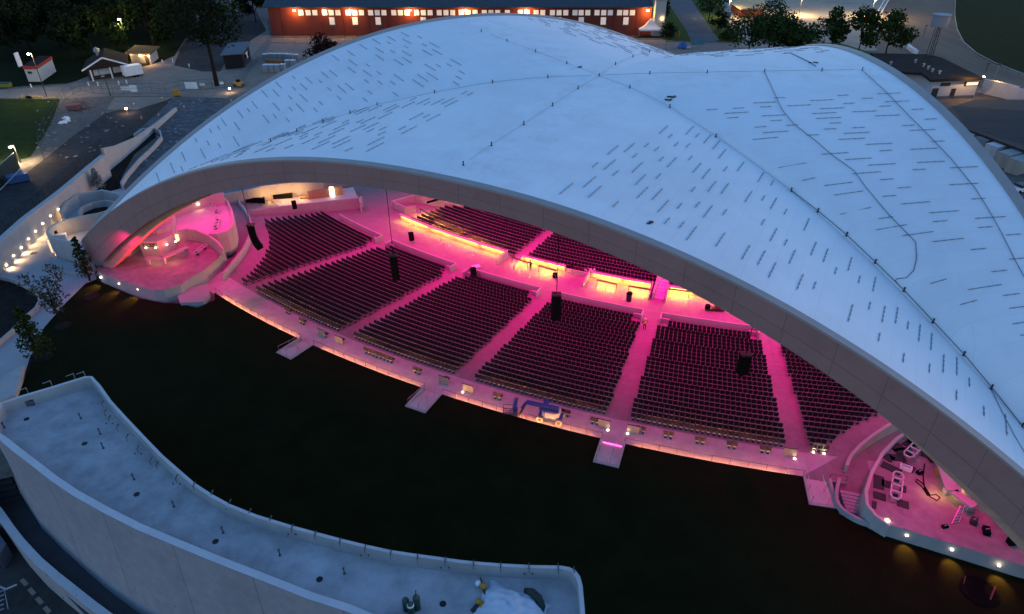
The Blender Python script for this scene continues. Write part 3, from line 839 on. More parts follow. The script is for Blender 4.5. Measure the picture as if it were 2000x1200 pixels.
# gas cylinders, tarp and floats on the deck
GREEN = mat('cylinder_green', (.015, .05, .045), .45, .15, 3)
p0 = at(804, 1192, ZF)
t = thing('gas_cylinder', 'group of three dark green gas cylinders standing on the concrete deck', 'cylinders', p0)
for (dx, dy, h_) in [(-.35, .05, 1.35), (.38, .12, 1.55), (.02, -.22, 1.25)]:
    q = p0+Vector((dx, dy, 0)); MB().lathe(q, [(.24, 0), (.25, .05), (.25, h_-.35), (.2, h_-.2), (.08, h_-.1), (.06, h_)], 12).build('cylinder', GREEN, t, True)
MB().lathe(p0+Vector((.02, -.22, 0)), [(.255, .85), (.255, 1.0)], 12).build('white_band', WHITE, t)
MB().tube([p0+Vector((.38, .12, 1.5)), p0+Vector((.42, .15, 2.0))], .03, 5).build('valve_stem', BLACK, t)
TARP = mat('pale_tarp', (.50, .54, .62), .55, .06, 1.5, bump=.3)
p0 = at(1000, 1185, ZF)
t = thing('covered_equipment', 'pale blue tarpaulin draped over equipment on the concrete deck', 'tarpaulin', p0)
me = MB(); NX, NY = 44, 30; vs = []; F = []
ex = (at(1050, 1185, ZF)-at(940, 1160, ZF)); L0 = 4.6; W0 = 3.0; ang = math.atan2(ex.y, ex.x)-.15
for j in range(NY+1):
    for i in range(NX+1):
        u = i/NX*2-1; v_ = j/NY*2-1
        hgt = 1.0*(1-abs(u)**5)*(1-abs(v_)**3)+.08*math.sin(u*11+v_*5)*(1-u*u)+.05*math.sin(v_*15+u*4+1.3*math.sin(u*7))+.02*math.sin(u*23-v_*9)
        hgt = max(.03, hgt*(.75+.25*math.cos(u*2.2)))
        x = u*L0/2*(1+.05*math.sin(v_*7)); y = v_*W0/2*(1+.08*math.sin(u*5))
        vs.append(p0+Vector((x*math.cos(ang)-y*math.sin(ang), x*math.sin(ang)+y*math.cos(ang)-.3, hgt)))
for j in range(NY):
    for i in range(NX): F.append((j*(NX+1)+i, j*(NX+1)+i+1, (j+1)*(NX+1)+i+1, (j+1)*(NX+1)+i))
me.add(vs, F); me.build('tarp', TARP, t, True)
MB().tube([at(1026, 1154, ZF+.6), at(1040, 1157, ZF+.9), at(1052, 1168, ZF+.7), at(1058, 1185, ZF+.3), at(1056, 1198, ZF+.1)], [.2, .28, .3, .28, .2], 8).build('dark_flap', mat('dark_green_sheet', (.012, .025, .022), .6, .2, 2), t, True)
YEL = mat('yellow_plastic', (.45, .22, .03), .5, .12, 3)
for k, (px, py, r_, m_, lb) in enumerate([(934, 1144, .22, WHITE, 'white round float beside the tarpaulin'), (944, 1150, .25, YEL, 'upper orange-yellow float beside the tarpaulin'), (935, 1180, .24, YEL, 'middle yellow float on the dark green sheet'), (946, 1189, .30, YEL, 'largest yellow coil at the bottom edge by the tarpaulin')]):
    p = at(px, py, ZF); 
    if k == 3:
        b_ = MB(); b_.tube([p+Vector((.26*math.cos(a*.52), .26*math.sin(a*.52), .12+.01*a)) for a in range(25)], .09, 7)
    else: b_ = MB().lathe(p+Vector((0, 0, .02)), [(.05, 0), (r_*.8, r_*.25), (r_, r_), (r_*.8, r_*1.7), (.05, 2*r_)], 12)
    tag(b_.build('float', m_, None, True), lb, 'float', 'floats by the tarpaulin')
b_ = MB().add([at(918, 1192, ZF+.05), at(930, 1178, ZF+.3), at(958, 1196, ZF+.25), at(950, 1205, ZF+.05), at(925, 1200, ZF+.02)], [(0, 4, 3, 2, 1)])
tag(b_.build('green_sheet', MATS['dark_green_sheet']), 'crumpled dark green sheet under the yellow floats', 'sheet')
b_ = MB()
for k in range(9): b_.beam(at(938+k*.7, 1128+k*3.2, ZF+.1), at(946+k*1.0, 1150+k*4.2, ZF+.25), .07, .07)
tag(b_.build('hose_bundle', mat('brown_hose', (.12, .06, .04), .7, .3, 4)), 'bundle of brown hoses leaning along the tarpaulin', 'hoses')

# ------------------------------------------------------------------ lower walkway left of the curved building
mb = MB(); mb.poly([at(-300, 1000, -4.06), at(-60, 880, -4.06), at(14, 905, -4.06), at(42, 972, -4.06), at(150, 1100, -4.06), at(250, 1182, -4.06), at(420, 1330, -4.06), at(150, 1330, -4.06), at(-300, 1100, -4.06)], -4.06)
mb2 = MB(); mb2.poly([at(-200, 900, -4.02), at(-20, 890, -4.02), at(20, 905, -4.02), at(45, 972, -4.02), at(75, 1025, -4.02), at(150, 1100, -4.02), at(250, 1182, -4.02), at(420, 1300, -4.02), at(260, 1300, -4.02), at(60, 1090, -4.02), at(-30, 985, -4.02)], -4.02)
WALK = mat('walkway_dark', (.055, .055, .06), .85, .15, .6, stain=.4)
structure('lower_walkway', mb2, WALK)
mb = MB(); mb.poly([at(-400, 950, -6), at(0, 1000, -6), at(420, 1400, -6), at(100, 1700, -6), at(-400, 1500, -6)], -6)
structure('service_road', mb, ASPH)
t = thing('ramp_wall', 'low curved concrete wall beside the sunken walkway at the bottom left corner', 'wall', at(80, 1100, -4))
pw_ = [at(a, b, -2.7) for a, b in [(-60, 930), (-25, 972), (0, 1003), (20, 1032), (40, 1058), (75, 1096), (110, 1126), (140, 1150), (175, 1178), (215, 1208), (300, 1268)]]
MB().wall(pw_, -6, -2.72, .62).build('wall_face', CONCW, t); MB().wall(pw_, -2.72, -2.62, .66).build('cap', CAPM, t)
t = thing('walkway_stair', 'dark concrete steps at the far left end of the sunken walkway', 'stairs', at(15, 950, -4))
for k in range(8):
    a = at(-30-k*2.0, 990-k*9.2, -4.0); b = at(44-k*4.0, 971-k*7.0, -4.0); z = Vector((0, 0, .17*(k+.5)))
    MB().beam(a+z, b+z, .42, .18*(k+1)).build('step', WALK, t)
mb = MB()
for k in range(9):
    a = at(42+k*15, 1132+k*18, -5.98); b = at(52+k*15, 1143+k*18, -5.98); mb.beam(a, b, .35, .02)
structure('road_markings', mb, PAVE)
t = thing('metal_cabinet', 'dark steel cabinet with slanted side by the ramp wall at the left edge', 'cabinet', at(8, 1100, -6))
MB().prism([at(-30, 1062, -6), at(10, 1112, -6), at(26, 1085, -6), at(-10, 1035, -6)], -6, -4.3).build('body', mat('cabinet_steel', (.09, .10, .13), .5, .1, 2), t)
t = thing('pipe_trolley', 'steel pipe frame on the dark road at the bottom left edge', 'frame', at(10, 1160, -6))
MB().tube([at(0, 1146, -5.2), at(12, 1151, -5.2), at(33, 1142, -5.2)], .09, 6).build('pipe', STEEL, t)
mb = MB()
for k in range(5): mb.beam(at(-5, 1158+k*9, -5.7), at(8, 1153+k*9, -5.7), .1, .05)
mb.beam(at(8, 1150, -5.7), at(16, 1190, -5.7), .06, .06); mb.build('rack', STEEL, t)

# ------------------------------------------------------------------ left terrace under the roof corner
TZ = 2.1; TZ2 = 3.7
lt = thing('left_terrace', 'raised pink-lit concrete terrace under the left foot of the roof', 'terrace', at(300, 530, TZ))
fp = [(189, 521), (191, 531), (237, 548), (283, 562), (300, 566), (320, 566), (352, 557), (366, 547), (400, 527), (425, 505), (433, 492), (434, 484), (424, 474), (405, 461), (385, 452), (365, 449), (330, 455), (300, 440), (240, 470), (205, 505)]
mb = MB(); mb.prism([at(a, b, TZ) for a, b in fp], -.2, TZ); mb.build('terrace_body', CONC, lt)
mb = MB(); mb.poly([at(a, b, TZ+.006) for a, b in fp], TZ+.006); mb.build('terrace_floor', mat('terrace_floor', (.24, .22, .22), .6, .22, .9, stain=.7, stain_col=(.14, .12, .12)), lt)
fp2 = [(343, 454), (364, 449), (383, 451), (405, 460), (422, 458), (440, 455), (452, 447), (456, 432), (452, 412), (440, 394), (425, 388), (404, 403), (360, 414), (310, 428), (270, 445), (300, 465)]
mb = MB(); mb.prism([at(a, b, TZ2) for a, b in fp2], 0, TZ2); mb.build('upper_terrace', CONC, lt)
mb = MB(); mb.poly([at(a, b, TZ2+.006) for a, b in fp2], TZ2+.006); mb.build('upper_floor', FLOOR, lt)
def px_wall(name, path, ztop, zbot, th, par, m=None):
    zl = ztop if isinstance(ztop, list) else [ztop]*len(path)
    return MB().wall([at(a, b, z) for (a, b), z in zip(path, zl)], zbot, zl, th).build(name, m or CONC, par)
px_wall('divider_wall', [(330, 452), (345, 451), (364, 447), (383, 449), (408, 460), (427, 474), (436, 487)], TZ2+.25, TZ, .3, lt)
px_wall('upper_parapet', [(418, 380), (432, 383), (444, 393), (452, 410), (455, 430), (452, 443), (442, 451), (424, 456), (408, 456)], TZ2+.55, 1.0, .3, lt)
px_wall('back_wall', [(300, 415), (330, 405), (379, 386), (404, 380), (420, 379), (436, 377)], TZ2+2.0, 0, .35, lt)
px_wall('side_wall', [(191, 489), (225, 476), (256, 462), (262, 458)], TZ+2.6, TZ, .35, lt)
bk = glow('wall_lamp_lens', (1, .75, .48), 1.5)
def wall_lamp(px, py, z, facing, par, power=6, name='wall_lamp', dirn=(0, -1, -1.4), col=(1, .55, .22), spot=110, r=.13):
    p = at(px, py, z); f_ = Vector(facing).normalized()
    MB().box(p+f_*.03, (r*2, r*2, r*1.1), rz=math.atan2(f_.y, f_.x)).build(name, bk, par)
    if power: lamp('lamp_light', 'SPOT', p+f_*.25, col, power*.5, par, .05, p+f_*.25+Vector(dirn), spot, .7)
for (px, py) in [(343, 409), (365, 404), (387, 399)]: wall_lamp(px, py, TZ2+.9, (.25, -1, 0), lt, 7, dirn=(.2, -.6, -1))
for (px, py) in [(197, 542), (233, 554), (270, 565)]: wall_lamp(px, py, 1.4, (-.45, -.9, 0), lt, 110, dirn=(-.5, -1.0, -1.0), col=(1, .40, .08), spot=80, r=.09)
wall_lamp(391, 529, 1.2, (.6, -.8, 0), lt, 2, dirn=(.5, -.6, -1))
px_wall('ramp_kerb', [(345, 574), (362, 566), (385, 560), (405, 556)], .9, 0, .25, lt)
mb = MB(); mb.prism([at(a, b, .85) for a, b in [(345, 574), (362, 566), (405, 556), (410, 575), (398, 590), (352, 592)]], -.05, .86); mb.build('ramp_slab', CONCW, lt)
bb = thing('bar_block', 'stepped pink concrete bar block with a short dark sign on its front', 'bar', at(310, 500, TZ))
fr = [(281, 503), (316, 503), (332, 497), (346, 488)]
fl_ = [at(a, b, TZ) for a, b in fr]; bkv = Vector((-.35, 1, 0)).normalized()
for k, (z1, off, dp) in enumerate([(TZ+2.55, 0, 2.3), (TZ+3.2, 2.0, 2.2), (TZ+3.9, 4.0, 2.6)]):
    f0 = [p+bkv*off for p in fl_]; MB().prism(f0+[p+bkv*dp for p in f0[::-1]], TZ, z1).build('stepped_block', CONC, bb)
for (px, py) in [(275, 477), (285, 484), (304, 484), (326, 478), (343, 472)]: wall_lamp(px, py, TZ+1.75, (.3, -1, 0), bb, 1.2, dirn=(.15, -.4, -1), r=.10)
def text(body, loc, size, rz, m, par, name='sign_lettering', rx=math.pi/2, ext=.01):
    cu = bpy.data.curves.new(name, 'FONT'); cu.body = body; cu.size = size; cu.extrude = ext; cu.align_x = 'CENTER'; cu.align_y = 'CENTER'
    tmp = bpy.data.objects.new(name, cu); C.objects.link(tmp); bpy.context.view_layer.update()
    me_ = bpy.data.meshes.new_from_object(tmp.evaluated_get(bpy.context.evaluated_depsgraph_get())); bpy.data.objects.remove(tmp)
    o = bpy.data.objects.new(name, me_); C.objects.link(o); me_.materials.clear(); me_.materials.append(m); o.rotation_euler = (rx, 0, rz)
    o.location = Vector(loc)-(clean(par) if par else Vector((0, 0, 0)))
    if par: o.parent = par
    return o
d_ = (fl_[1]-fl_[0]); d_.normalize(); m_ = MB(); c0 = fl_[0].lerp(fl_[1], .22)+Vector((0, -.06, 1.95))
for k in range(4):
    q = c0+d_*.48*k
    for z_ in (-.2, .2): m_.beam(q+Vector((0, 0, z_)), q+d_*.36+Vector((0, 0, z_)), .05, .07)
    m_.beam(q+Vector((0, 0, -.2)), q+Vector((0, 0, .2)), .05, .07); m_.beam(q+d_*.36+Vector((0, 0, -.2 if k % 2 else 0)), q+d_*.36+Vector((0, 0, .2)), .05, .07)
m_.build('sign_lettering', DSTEEL, bb)
bc = thing('bar_counter', 'L-shaped pink bar counter on grey legs before the bar block', 'counter', at(316, 510, TZ))
cp = [at(a, b, TZ+1.05) for a, b in [(285, 505), (316, 504), (366, 483)]]
for a, b in zip(cp, cp[1:]): MB().beam(a, b, .8, .12).build('counter_top', CONC, bc)
for (px, py) in [(291, 517), (321, 516), (365, 497)]: MB().box(at(px, py, TZ)+Vector((0, .1, .5)), (.45, .5, 1.0)).build('leg', CONCW, bc)
lamp('counter_glow', 'AREA', cp[1]+Vector((.1, .25, -.12)), (1, .55, .2), 2.5, bc, sx=4, sy=.3)
MB().box(at(347, 478, TZ)+Vector((0, 0, 1.1)), (.7, .5, .9)).build('lit_cabinet', glow('lit_shelf', (1, .55, .16), .3), bc)
# perforated light benches (long white frames with holes)
STEELP = mat('pale_frame', (.45, .44, .44), .5, .1, 2)
def bench(name, label, a, b, z, group, w_=.75):
    A = at(*a, z); B = at(*b, z); d = (B-A); L = d.length; d.normalize(); e = Vector((-d.y, d.x, 0))
    t = thing(name, label, 'frame', (A+B)/2, group); m_ = MB(); up = Vector((0, 0, .55))
    for s in (-1, 1): m_.beam(A+e*s*w_*.42+up+d*w_*.3, B+e*s*w_*.42+up-d*w_*.3, .11, .12)
    n = max(4, int(L/.75))
    for k in range(n+1): 
        c = A.lerp(B, (k+.0)/n)+up; wd = w_*(.55 if k in (0, n) else .9); m_.beam(c-e*wd/2, c+e*wd/2, .13, .12)
    for s in (-1, 1):
        for q, sg in ((A, 1), (B, -1)): m_.beam(q+e*s*w_*.24+up, q+d*sg*w_*.34+e*s*w_*.42+up, .11, .12)
    m_.build('frame', STEELP, t); m_ = MB()
    for q in (A.lerp(B, .18), A.lerp(B, .82)): m_.box(q+Vector((0, 0, .25)), (.12, .4, .5), rz=math.atan2(d.y, d.x))
    m_.build('leg', DSTEEL, t); return t
bench('perforated_frame', 'white perforated frame at the top of the upper left terrace', (409, 400), (426, 419), TZ2, 'white perforated frames on the terraces')
bench('perforated_frame', 'white perforated frame lying below the other on the upper left terrace', (427, 430), (421, 452), TZ2, 'white perforated frames on the terraces')
bench('perforated_frame', 'pink-lit perforated frame at the right end of the left terrace floor', (404, 484), (382, 502), TZ, 'white perforated frames on the terraces')
# curved guard walls between terrace and seats
ow = thing('outer_wall', 'long low pink outer wall behind the yellow-lit room', 'wall', at(500, 365, 0))
px_wall('wall_face', [(432, 380), (455, 376), (482, 371), (513, 363), (566, 357), (630, 350)], .6, -2.9, .35, ow)
cw = thing('curved_wall', 'tall curved pink wall sweeping between left terrace and leftmost seats', 'wall', at(485, 470, 0))
px_wall('wall_face', [(434, 535), (447, 520), (462, 502), (475, 485), (484, 468), (489, 452), (490, 438), (487, 425), (482, 414), (474, 403), (467, 395), (467, 390), (474, 386), (503, 380), (566, 367), (623, 357), (680, 345)], [1.15, 1.0, .8, .5, .25, .05, -.1, -.3, -.6, -.8, -.9, -1, -1, -1, -1, -1, -1], -2.9, .32, cw)
iw = thing('inner_wall', 'straight pink wall at the upper left edge of the seating', 'wall', at(600, 405, -2))
px_wall('wall_face', [(489, 411), (550, 403), (620, 395), (702, 386), (706, 384)], -.75, -2.9, .3, iw)
px_wall('end_wall', [(702, 386), (704, 396)], -.75, -2.9, .3, iw)
yr = thing('control_room', 'yellow-lit room with pale doorway behind the wall above the leftmost seats', 'room', at(590, 385, -2.8))
mb = MB(); mb.poly([at(a, b, -2.2) for a, b in [(480, 416), (484, 402), (510, 388), (600, 376), (690, 366), (702, 392), (600, 405)]], -2.2); mb.build('floor', FLOOR, yr)
WOOD = mat('light_wood', (.40, .24, .12), .6, .15, 1.5, stretch=(6, 6, .6))
px_wall('wood_wall', [(600, 374), (622, 371), (640, 369), (668, 364)], -.6, -2.9, .2, yr, WOOD)
MB().box(at(650, 384, -2.1)+Vector((0, -.1, .95)), (.8, .08, 1.9)).build('lit_door', glow('lit_doorway', (1, .86, .62), .6), yr)
for k, (px, py) in enumerate([(525, 397), (560, 392), (590, 390)]): lamp('ceiling_light', 'POINT', at(px, py, -2.1)+Vector((0, 0, 1.2)), (1, .55, .18), 22, yr, .15)
for (px, py) in [(522, 398), (532, 396)]: MB().tube([at(px, py, -2.1), at(px, py, -2.1)+Vector((0, 0, 1.5))], .12, 8).build('column', WOOD, yr)
MB().box(at(500, 398, -2.1)+Vector((0, 0, .5)), (3.2, .7, 1.0), rz=.15).build('dark_console', BLACK, yr); MB().box(at(553, 387, -2.1)+Vector((0, 0, .4)), (3.4, .6, .8), rz=.15).build('dark_bench', BLACK, yr)
MB().box(at(600, 386, -2.1)+Vector((0, 0, .15)), (2.4, 1.0, .3), rz=.2).build('cardboard_heap', mat('cardboard', (.30, .19, .10), .9, .3, 2), yr)
cbk = thing('corner_block', 'low pink concrete corner block at the far left end of the glowing loges', 'wall', at(800, 400, -2.8))
px_wall('block_wall', [(765, 393), (808, 381), (840, 385), (905, 398)], -1.3, -2.9, .3, cbk)
px_wall('block_face', [(766, 393), (790, 404), (812, 402)], -1.5, -2.9, .25, cbk)
MB().beam(at(834, 396, -1.3), at(862, 388, -1.2), .3, .3).build('dark_slot', BLACK, cbk)

# ------------------------------------------------------------------ right terrace
rt = thing('right_terrace', 'raised pink-lit concrete terrace strewn with planks under the right side of the roof', 'terrace', at(1850, 1000, TZ))
RZ = 1.9
rp = [(1739, 1025), (1712, 1006), (1697, 985), (1695, 962), (1706, 925), (1727, 888), (1755, 860), (1772, 850), (1830, 845), (2000, 880), (2250, 960), (2300, 1175), (2000, 1105)]
mb = MB(); mb.prism([at(a, b, RZ) for a, b in rp], -.2, RZ); mb.build('terrace_body', CONCW, rt)
mb = MB(); mb.poly([at(a, b, RZ+.006) for a, b in rp], RZ+.006); mb.build('terrace_floor', MATS['terrace_floor'], rt)
px_wall('terrace_parapet', [(1739, 1026), (1711, 1006), (1694, 985), (1692, 960), (1703, 923), (1724, 885), (1752, 856), (1766, 847), (1808, 843), (1870, 846)], [RZ+.02, RZ+.2, RZ+.5]+[RZ+.55]*7, 0, .28, rt)
for (px, py) in [(1771, 1045), (1859, 1073), (1951, 1104)]: wall_lamp(px, py, 1.3, (-.3, -.95, 0), rt, 110, dirn=(-.3, -.9, -1.0), col=(1, .40, .08), spot=80, r=.09)
wall_lamp(1733, 1016, RZ+.1, (0, -1, 0), rt, 0)
pw2 = thing('passage_wall', 'curved pink wall at the right end of the seats, along a ramp down to dark steps', 'wall', at(1660, 900, 0))
px_wall('wall_face', [(1655, 908), (1658, 898), (1665, 886), (1682, 868), (1703, 851), (1730, 833), (1757, 818), (1790, 800)], 1.0, -1.5, .3, pw2)
px_wall('lower_wall', [(1640, 934), (1636, 950), (1634, 963), (1635, 975), (1639, 985), (1647, 994), (1658, 1002), (1672, 1010), (1686, 1016), (1714, 1024), (1738, 1032)], 1.0, -.1, .28, pw2, CONCW)
ps = thing('passage_steps', 'dark steps at the foot of the curved ramp on the right', 'stairs', at(1662, 980, 0))
for k in range(6):
    a = at(1640+k*2.2, 962+k*7.0, .45-.05*k); b = at(1683+k*.2, 971+k*7.0, .45-.05*k); MB().beam(a, b, .36, .35).build('step', CONCW, ps)
PLANK = mat('black_plank', (.015, .013, .014), .7, .2, 2)
PL_ = [((1749, 884), (1778, 880)), ((1738, 893), (1768, 896)), ((1742, 877), (1762, 872)), ((1722, 906), (1760, 924)), ((1760, 906), (1786, 920)), ((1768, 872), (1784, 862)), ((1717, 930), (1716, 955)), ((1722, 943), (1742, 949)), ((1757, 953), (1770, 957)), ((1706, 966), (1730, 973)), ((1752, 981), (1775, 988)), ((1703, 985), (1712, 988)), ((1800, 885), (1820, 893)), ((1815, 880), (1832, 872)), ((1841, 898), (1858, 903)), ((1860, 930), (1878, 934)), ((1776, 868), (1800, 862)), ((1728, 890), (1745, 900))]
for k, (a, b) in enumerate(PL_):
    A = at(*a, RZ+.03); B = at(*b, RZ+.03); o = MB().beam(A, B, .85, .1).build('black_plank', PLANK)
    tag(o, 'flat black plank or panel lying on the cluttered right terrace floor', 'plank', 'black planks on the right terrace')
bench('perforated_frame', 'upper white perforated frame among black planks on the right terrace', (1768, 899), (1803, 864), RZ, 'white perforated frames on the terraces', 1.0)
bench('perforated_frame', 'lower white perforated frame among black planks on the right terrace', (1745, 982), (1752, 931), RZ, 'white perforated frames on the terraces', 1.0)
t = thing('white_crate', 'small pale crate beside the upper perforated frame', 'crate', at(1768, 917, RZ)); MB().box(at(1768, 917, RZ)+Vector((0, 0, .2)), (1.0, .5, .4), rz=-.5).build('body', WHITE, t); MB().box(at(1768, 917, RZ)+Vector((0, 0, .43)), (.8, .3, .05), rz=-.5).build('lid', STEEL, t)
rbc = thing('bar_counter', 'long dark pink bar counter bent in the middle on the right terrace', 'counter', at(1860, 960, RZ))
cpt = [at(a, b, RZ+1.05) for a, b in [(1842, 903), (1862, 960), (1903, 990)]]
for a, b, w_ in ((cpt[0], cpt[1], 1.25), (cpt[1], cpt[2], .8)): MB().beam(a, b, w_, .14).build('counter_top', CONC, rbc)
for (px, py) in [(1835, 912), (1849, 967), (1893, 998)]: MB().box(at(px, py, RZ)+Vector((0, .15, .5)), (.5, .5, 1.0)).build('leg', CONCW, rbc)
lamp('counter_glow', 'AREA', cpt[1]+Vector((.6, .5, -.15)), (1, .55, .18), 7, rbc, sx=5, sy=.5)
yb = thing('yellow_cabinet', 'glowing yellow cabinet with a dark opening behind the right bar counter', 'cabinet', at(1885, 915, RZ))
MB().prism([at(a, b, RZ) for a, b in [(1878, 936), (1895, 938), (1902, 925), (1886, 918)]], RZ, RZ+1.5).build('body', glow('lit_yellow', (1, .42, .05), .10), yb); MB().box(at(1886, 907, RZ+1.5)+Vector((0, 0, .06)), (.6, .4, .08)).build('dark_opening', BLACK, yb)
rbb = thing('curved_bar', 'rounded grey concrete bar front at the right edge under the fascia', 'bar', at(1930, 960, RZ))
MB().wall([at(a, b, RZ+2.0) for a, b in [(1893, 925), (1896, 940), (1910, 955), (1932, 965), (1960, 975), (1990, 985), (2040, 1000)]], RZ, RZ+2.0, .4).build('wall_face', CONC, rbb)
for (px, py) in [(1906, 925), (1925, 950), (1952, 967)]: wall_lamp(px, py, RZ+1.9, (-.4, -.8, .2), rbb, 2.5, dirn=(-.2, -.4, -1), r=.11)
t = thing('blue_barrel', 'dark blue plastic barrel on the right terrace', 'barrel', at(1955, 1015, RZ)); MB().lathe(at(1955, 1018, RZ), [(.42, 0), (.46, .1), (.46, .9), (.5, 1.0), (.5, 1.1), (.42, 1.12)], 14).build('body', mat('blue_plastic', (.02, .03, .09), .5, .1, 2), t, True); MB().lathe(at(1955, 1018, RZ), [(.40, 1.12), (.40, 1.14)], 14).build('opening', BLACK, t)
t = thing('step_ladder', 'pale aluminium step ladder lying against the end of the right bar counter', 'ladder', at(1876, 1010, RZ))
a0, a1 = at(1866, 1022, RZ+.05), at(1880, 988, RZ+.9); e = Vector((.28, .05, 0)); m_ = MB()
for s in (-1, 1): m_.beam(a0+e*s*1.2, a1+e*s*.8, .07, .07)
m_.build('side_rails', STEEL, t); m_ = MB()
for k in range(6): c = a0.lerp(a1, (k+.4)/6); m_.beam(c-e, c+e, .12, .05)
m_.build('rungs', STEEL, t)
cu = MB().tube([at(a, b, RZ+.05) for a, b in [(1806, 906), (1803, 930), (1806, 955), (1816, 970), (1830, 978), (1836, 972), (1828, 966), (1812, 968), (1800, 950), (1788, 940), (1790, 936), (1802, 944), (1816, 966)]], .05, 5)
tag(cu.build('cable_loop', BLACK), 'looped black cable on the right terrace floor', 'cable')
t = thing('work_trolley', 'red and dark wheeled machine near the fascia on the right terrace', 'machine', at(1845, 885, RZ)); MB().box(at(1840, 884, RZ)+Vector((0, 0, .7)), (.6, .6, 1.0)).build('body', mat('red_paint', (.25, .02, .03), .5, .1, 2), t); MB().beam(at(1842, 884, RZ+.9), at(1872, 904, RZ+.9), .25, .2).build('arm', WHITE, t); MB().box(at(1874, 906, RZ)+Vector((0, 0, .5)), (1, .8, .8), rz=.4).build('engine_box', DSTEEL, t)
for k, (px, py, sx, sy) in enumerate([(1990, 1048, .8, .6), (1832, 925, .5, .5)]):
    t = thing('tool_box', ['dark tool box at the right edge of the terrace', 'small yellowish tool box left of the right bar counter'][k], 'box', at(px, py, RZ)); MB().box(at(px, py, RZ)+Vector((0, 0, .3)), (sx, sy, .6), rz=.3).build('body', [BLACK, YEL][k], t); MB().box(at(px, py, RZ)+Vector((0, 0, .63)), (sx*.5, .08, .06), rz=.3).build('handle', DSTEEL, t)

for (x, y, z, tx, ty, pw_) in ((-50, 76, 10.5, -50, 79, .45), (-42, 84, 12, -44, 86, .6), (-47, 92, 12, -46, 94, .5), (-36, 92, 13, -38, 94, .5), (33, 42, 12.5, 31, 40, .5), (38, 40, 10.5, 37, 37, .4), (-28, 106, 15, -29, 108, .5)):
    lamp('pink_flood', 'SPOT', (x, y, z), PINK, PINKW*pw_*.62, roof, .35, (tx, ty, 2), 120, .8)
for (x, y, z, tx, ty, tz) in ((-40, 82, 3.2, -55, 82.5, 7.5), (-37, 82, 4, -52, 80, 10.5), (-33, 80, 4.5, -46, 77, 13)):
    lamp('red_uplight', 'SPOT', (x, y, z), (1, .03, .07), PINKW*1.3, roof, .3, (tx, ty, tz), 66, .9)

sheet_ = MB(); sheet_.poly([at(a, b, .012) for a, b in [(1560, 934), (1577, 942), (1612, 992), (1640, 1002), (1652, 990), (1690, 1000), (1700, 930), (1690, 880), (1660, 880)]], .012); structure('promenade_corner', sheet_, MATS['bowl_concrete'])

CL2 = [(1815, 868, .9, .7, .8), (1826, 874, .7, .6, .5), (1852, 889, .8, .6, .9), (1862, 897, .6, .6, .6), (1873, 925, .7, .9, 1.1), (1868, 948, .6, .5, .7), (1818, 900, .5, .4, .5), (1795, 925, .5, .4, .3), (1900, 1022, .6, .5, .5), (1925, 1040, .8, .5, .4), (1975, 1062, .7, .5, .6), (1845, 1030, .5, .3, .2)]
CLN = ['by the upper end of the planks', 'second from the upper end of the planks', 'beside the red wheeled machine', 'tucked against the fascia shadow', 'before the glowing yellow cabinet', 'under the bend of the bar counter', 'between frame and cable loop', 'inside the cable loop', 'near the foot of the ladder', 'left of the blue barrel', 'below the blue barrel at the frame edge', 'alone on the open terrace floor']
for (px, py, sx, sy, sz), lb in zip(CL2, CLN):
    b = at(px, py, RZ+.01); t = thing('equipment_case', 'dark equipment case '+lb+' on the right terrace', 'case', b); MB().box(b+Vector((0, 0, sz/2)), (sx, sy, sz), rz=random.random()*2).build('body', BLACK if px % 2 else DSTEEL, t); MB().box(b+Vector((0, 0, sz+.03)), (sx*.4, .07, .06), rz=random.random()).build('handle', STEEL, t)

# ------------------------------------------------------------------ surroundings
def zat(px, py, Y):
    r = ray(px, py); t = Y/r.y; return CAMH+r.z*t
def sheet(name, z, pp, m):
    mb = MB(); mb.poly([at(a, b, z) for a, b in pp], z); return structure(name, mb, m)
PLZ = mat('plaza_concrete', (.36, .36, .37), .8, .08, .6, stain=.4, stain_col=(.27, .27, .28))
sheet('plaza', .50, [(-60, 590), (0, 534), (40, 493), (83, 448), (113, 419), (150, 398), (200, 378), (238, 368), (252, 380), (205, 440), (192, 470), (186, 520), (188, 546), (167, 554), (130, 590), (86, 640), (58, 700), (36, 768), (0, 800), (-60, 820)], PLZ)
sheet('planting_bed', .53, [(-20, 545), (0, 545), (20, 548), (40, 556), (60, 568), (73, 580), (75, 590), (68, 603), (45, 620), (20, 646), (0, 664), (-30, 692)], SOIL)
bw = thing('bed_wall', 'pale curved low wall round the dark planting bed at the left edge', 'wall', at(70, 590, .5))
px_wall('wall_face', [(0, 540), (20, 544), (40, 552), (60, 563), (74, 575), (77, 586), (70, 600), (47, 619), (22, 645), (0, 664), (-30, 692)], 1.05, .3, .3, bw)
rw = thing('ramp_wall', 'pinkish concrete ramp wall beside the lawn at the left edge', 'wall', at(20, 750, .5))
mb = MB(); mb.prism([at(a, b, 1.1) for a, b in [(-30, 760), (10, 733), (45, 712), (40, 740), (29, 772), (-30, 792)]], .3, 1.1); mb.build('wall_face', CONC, rw)
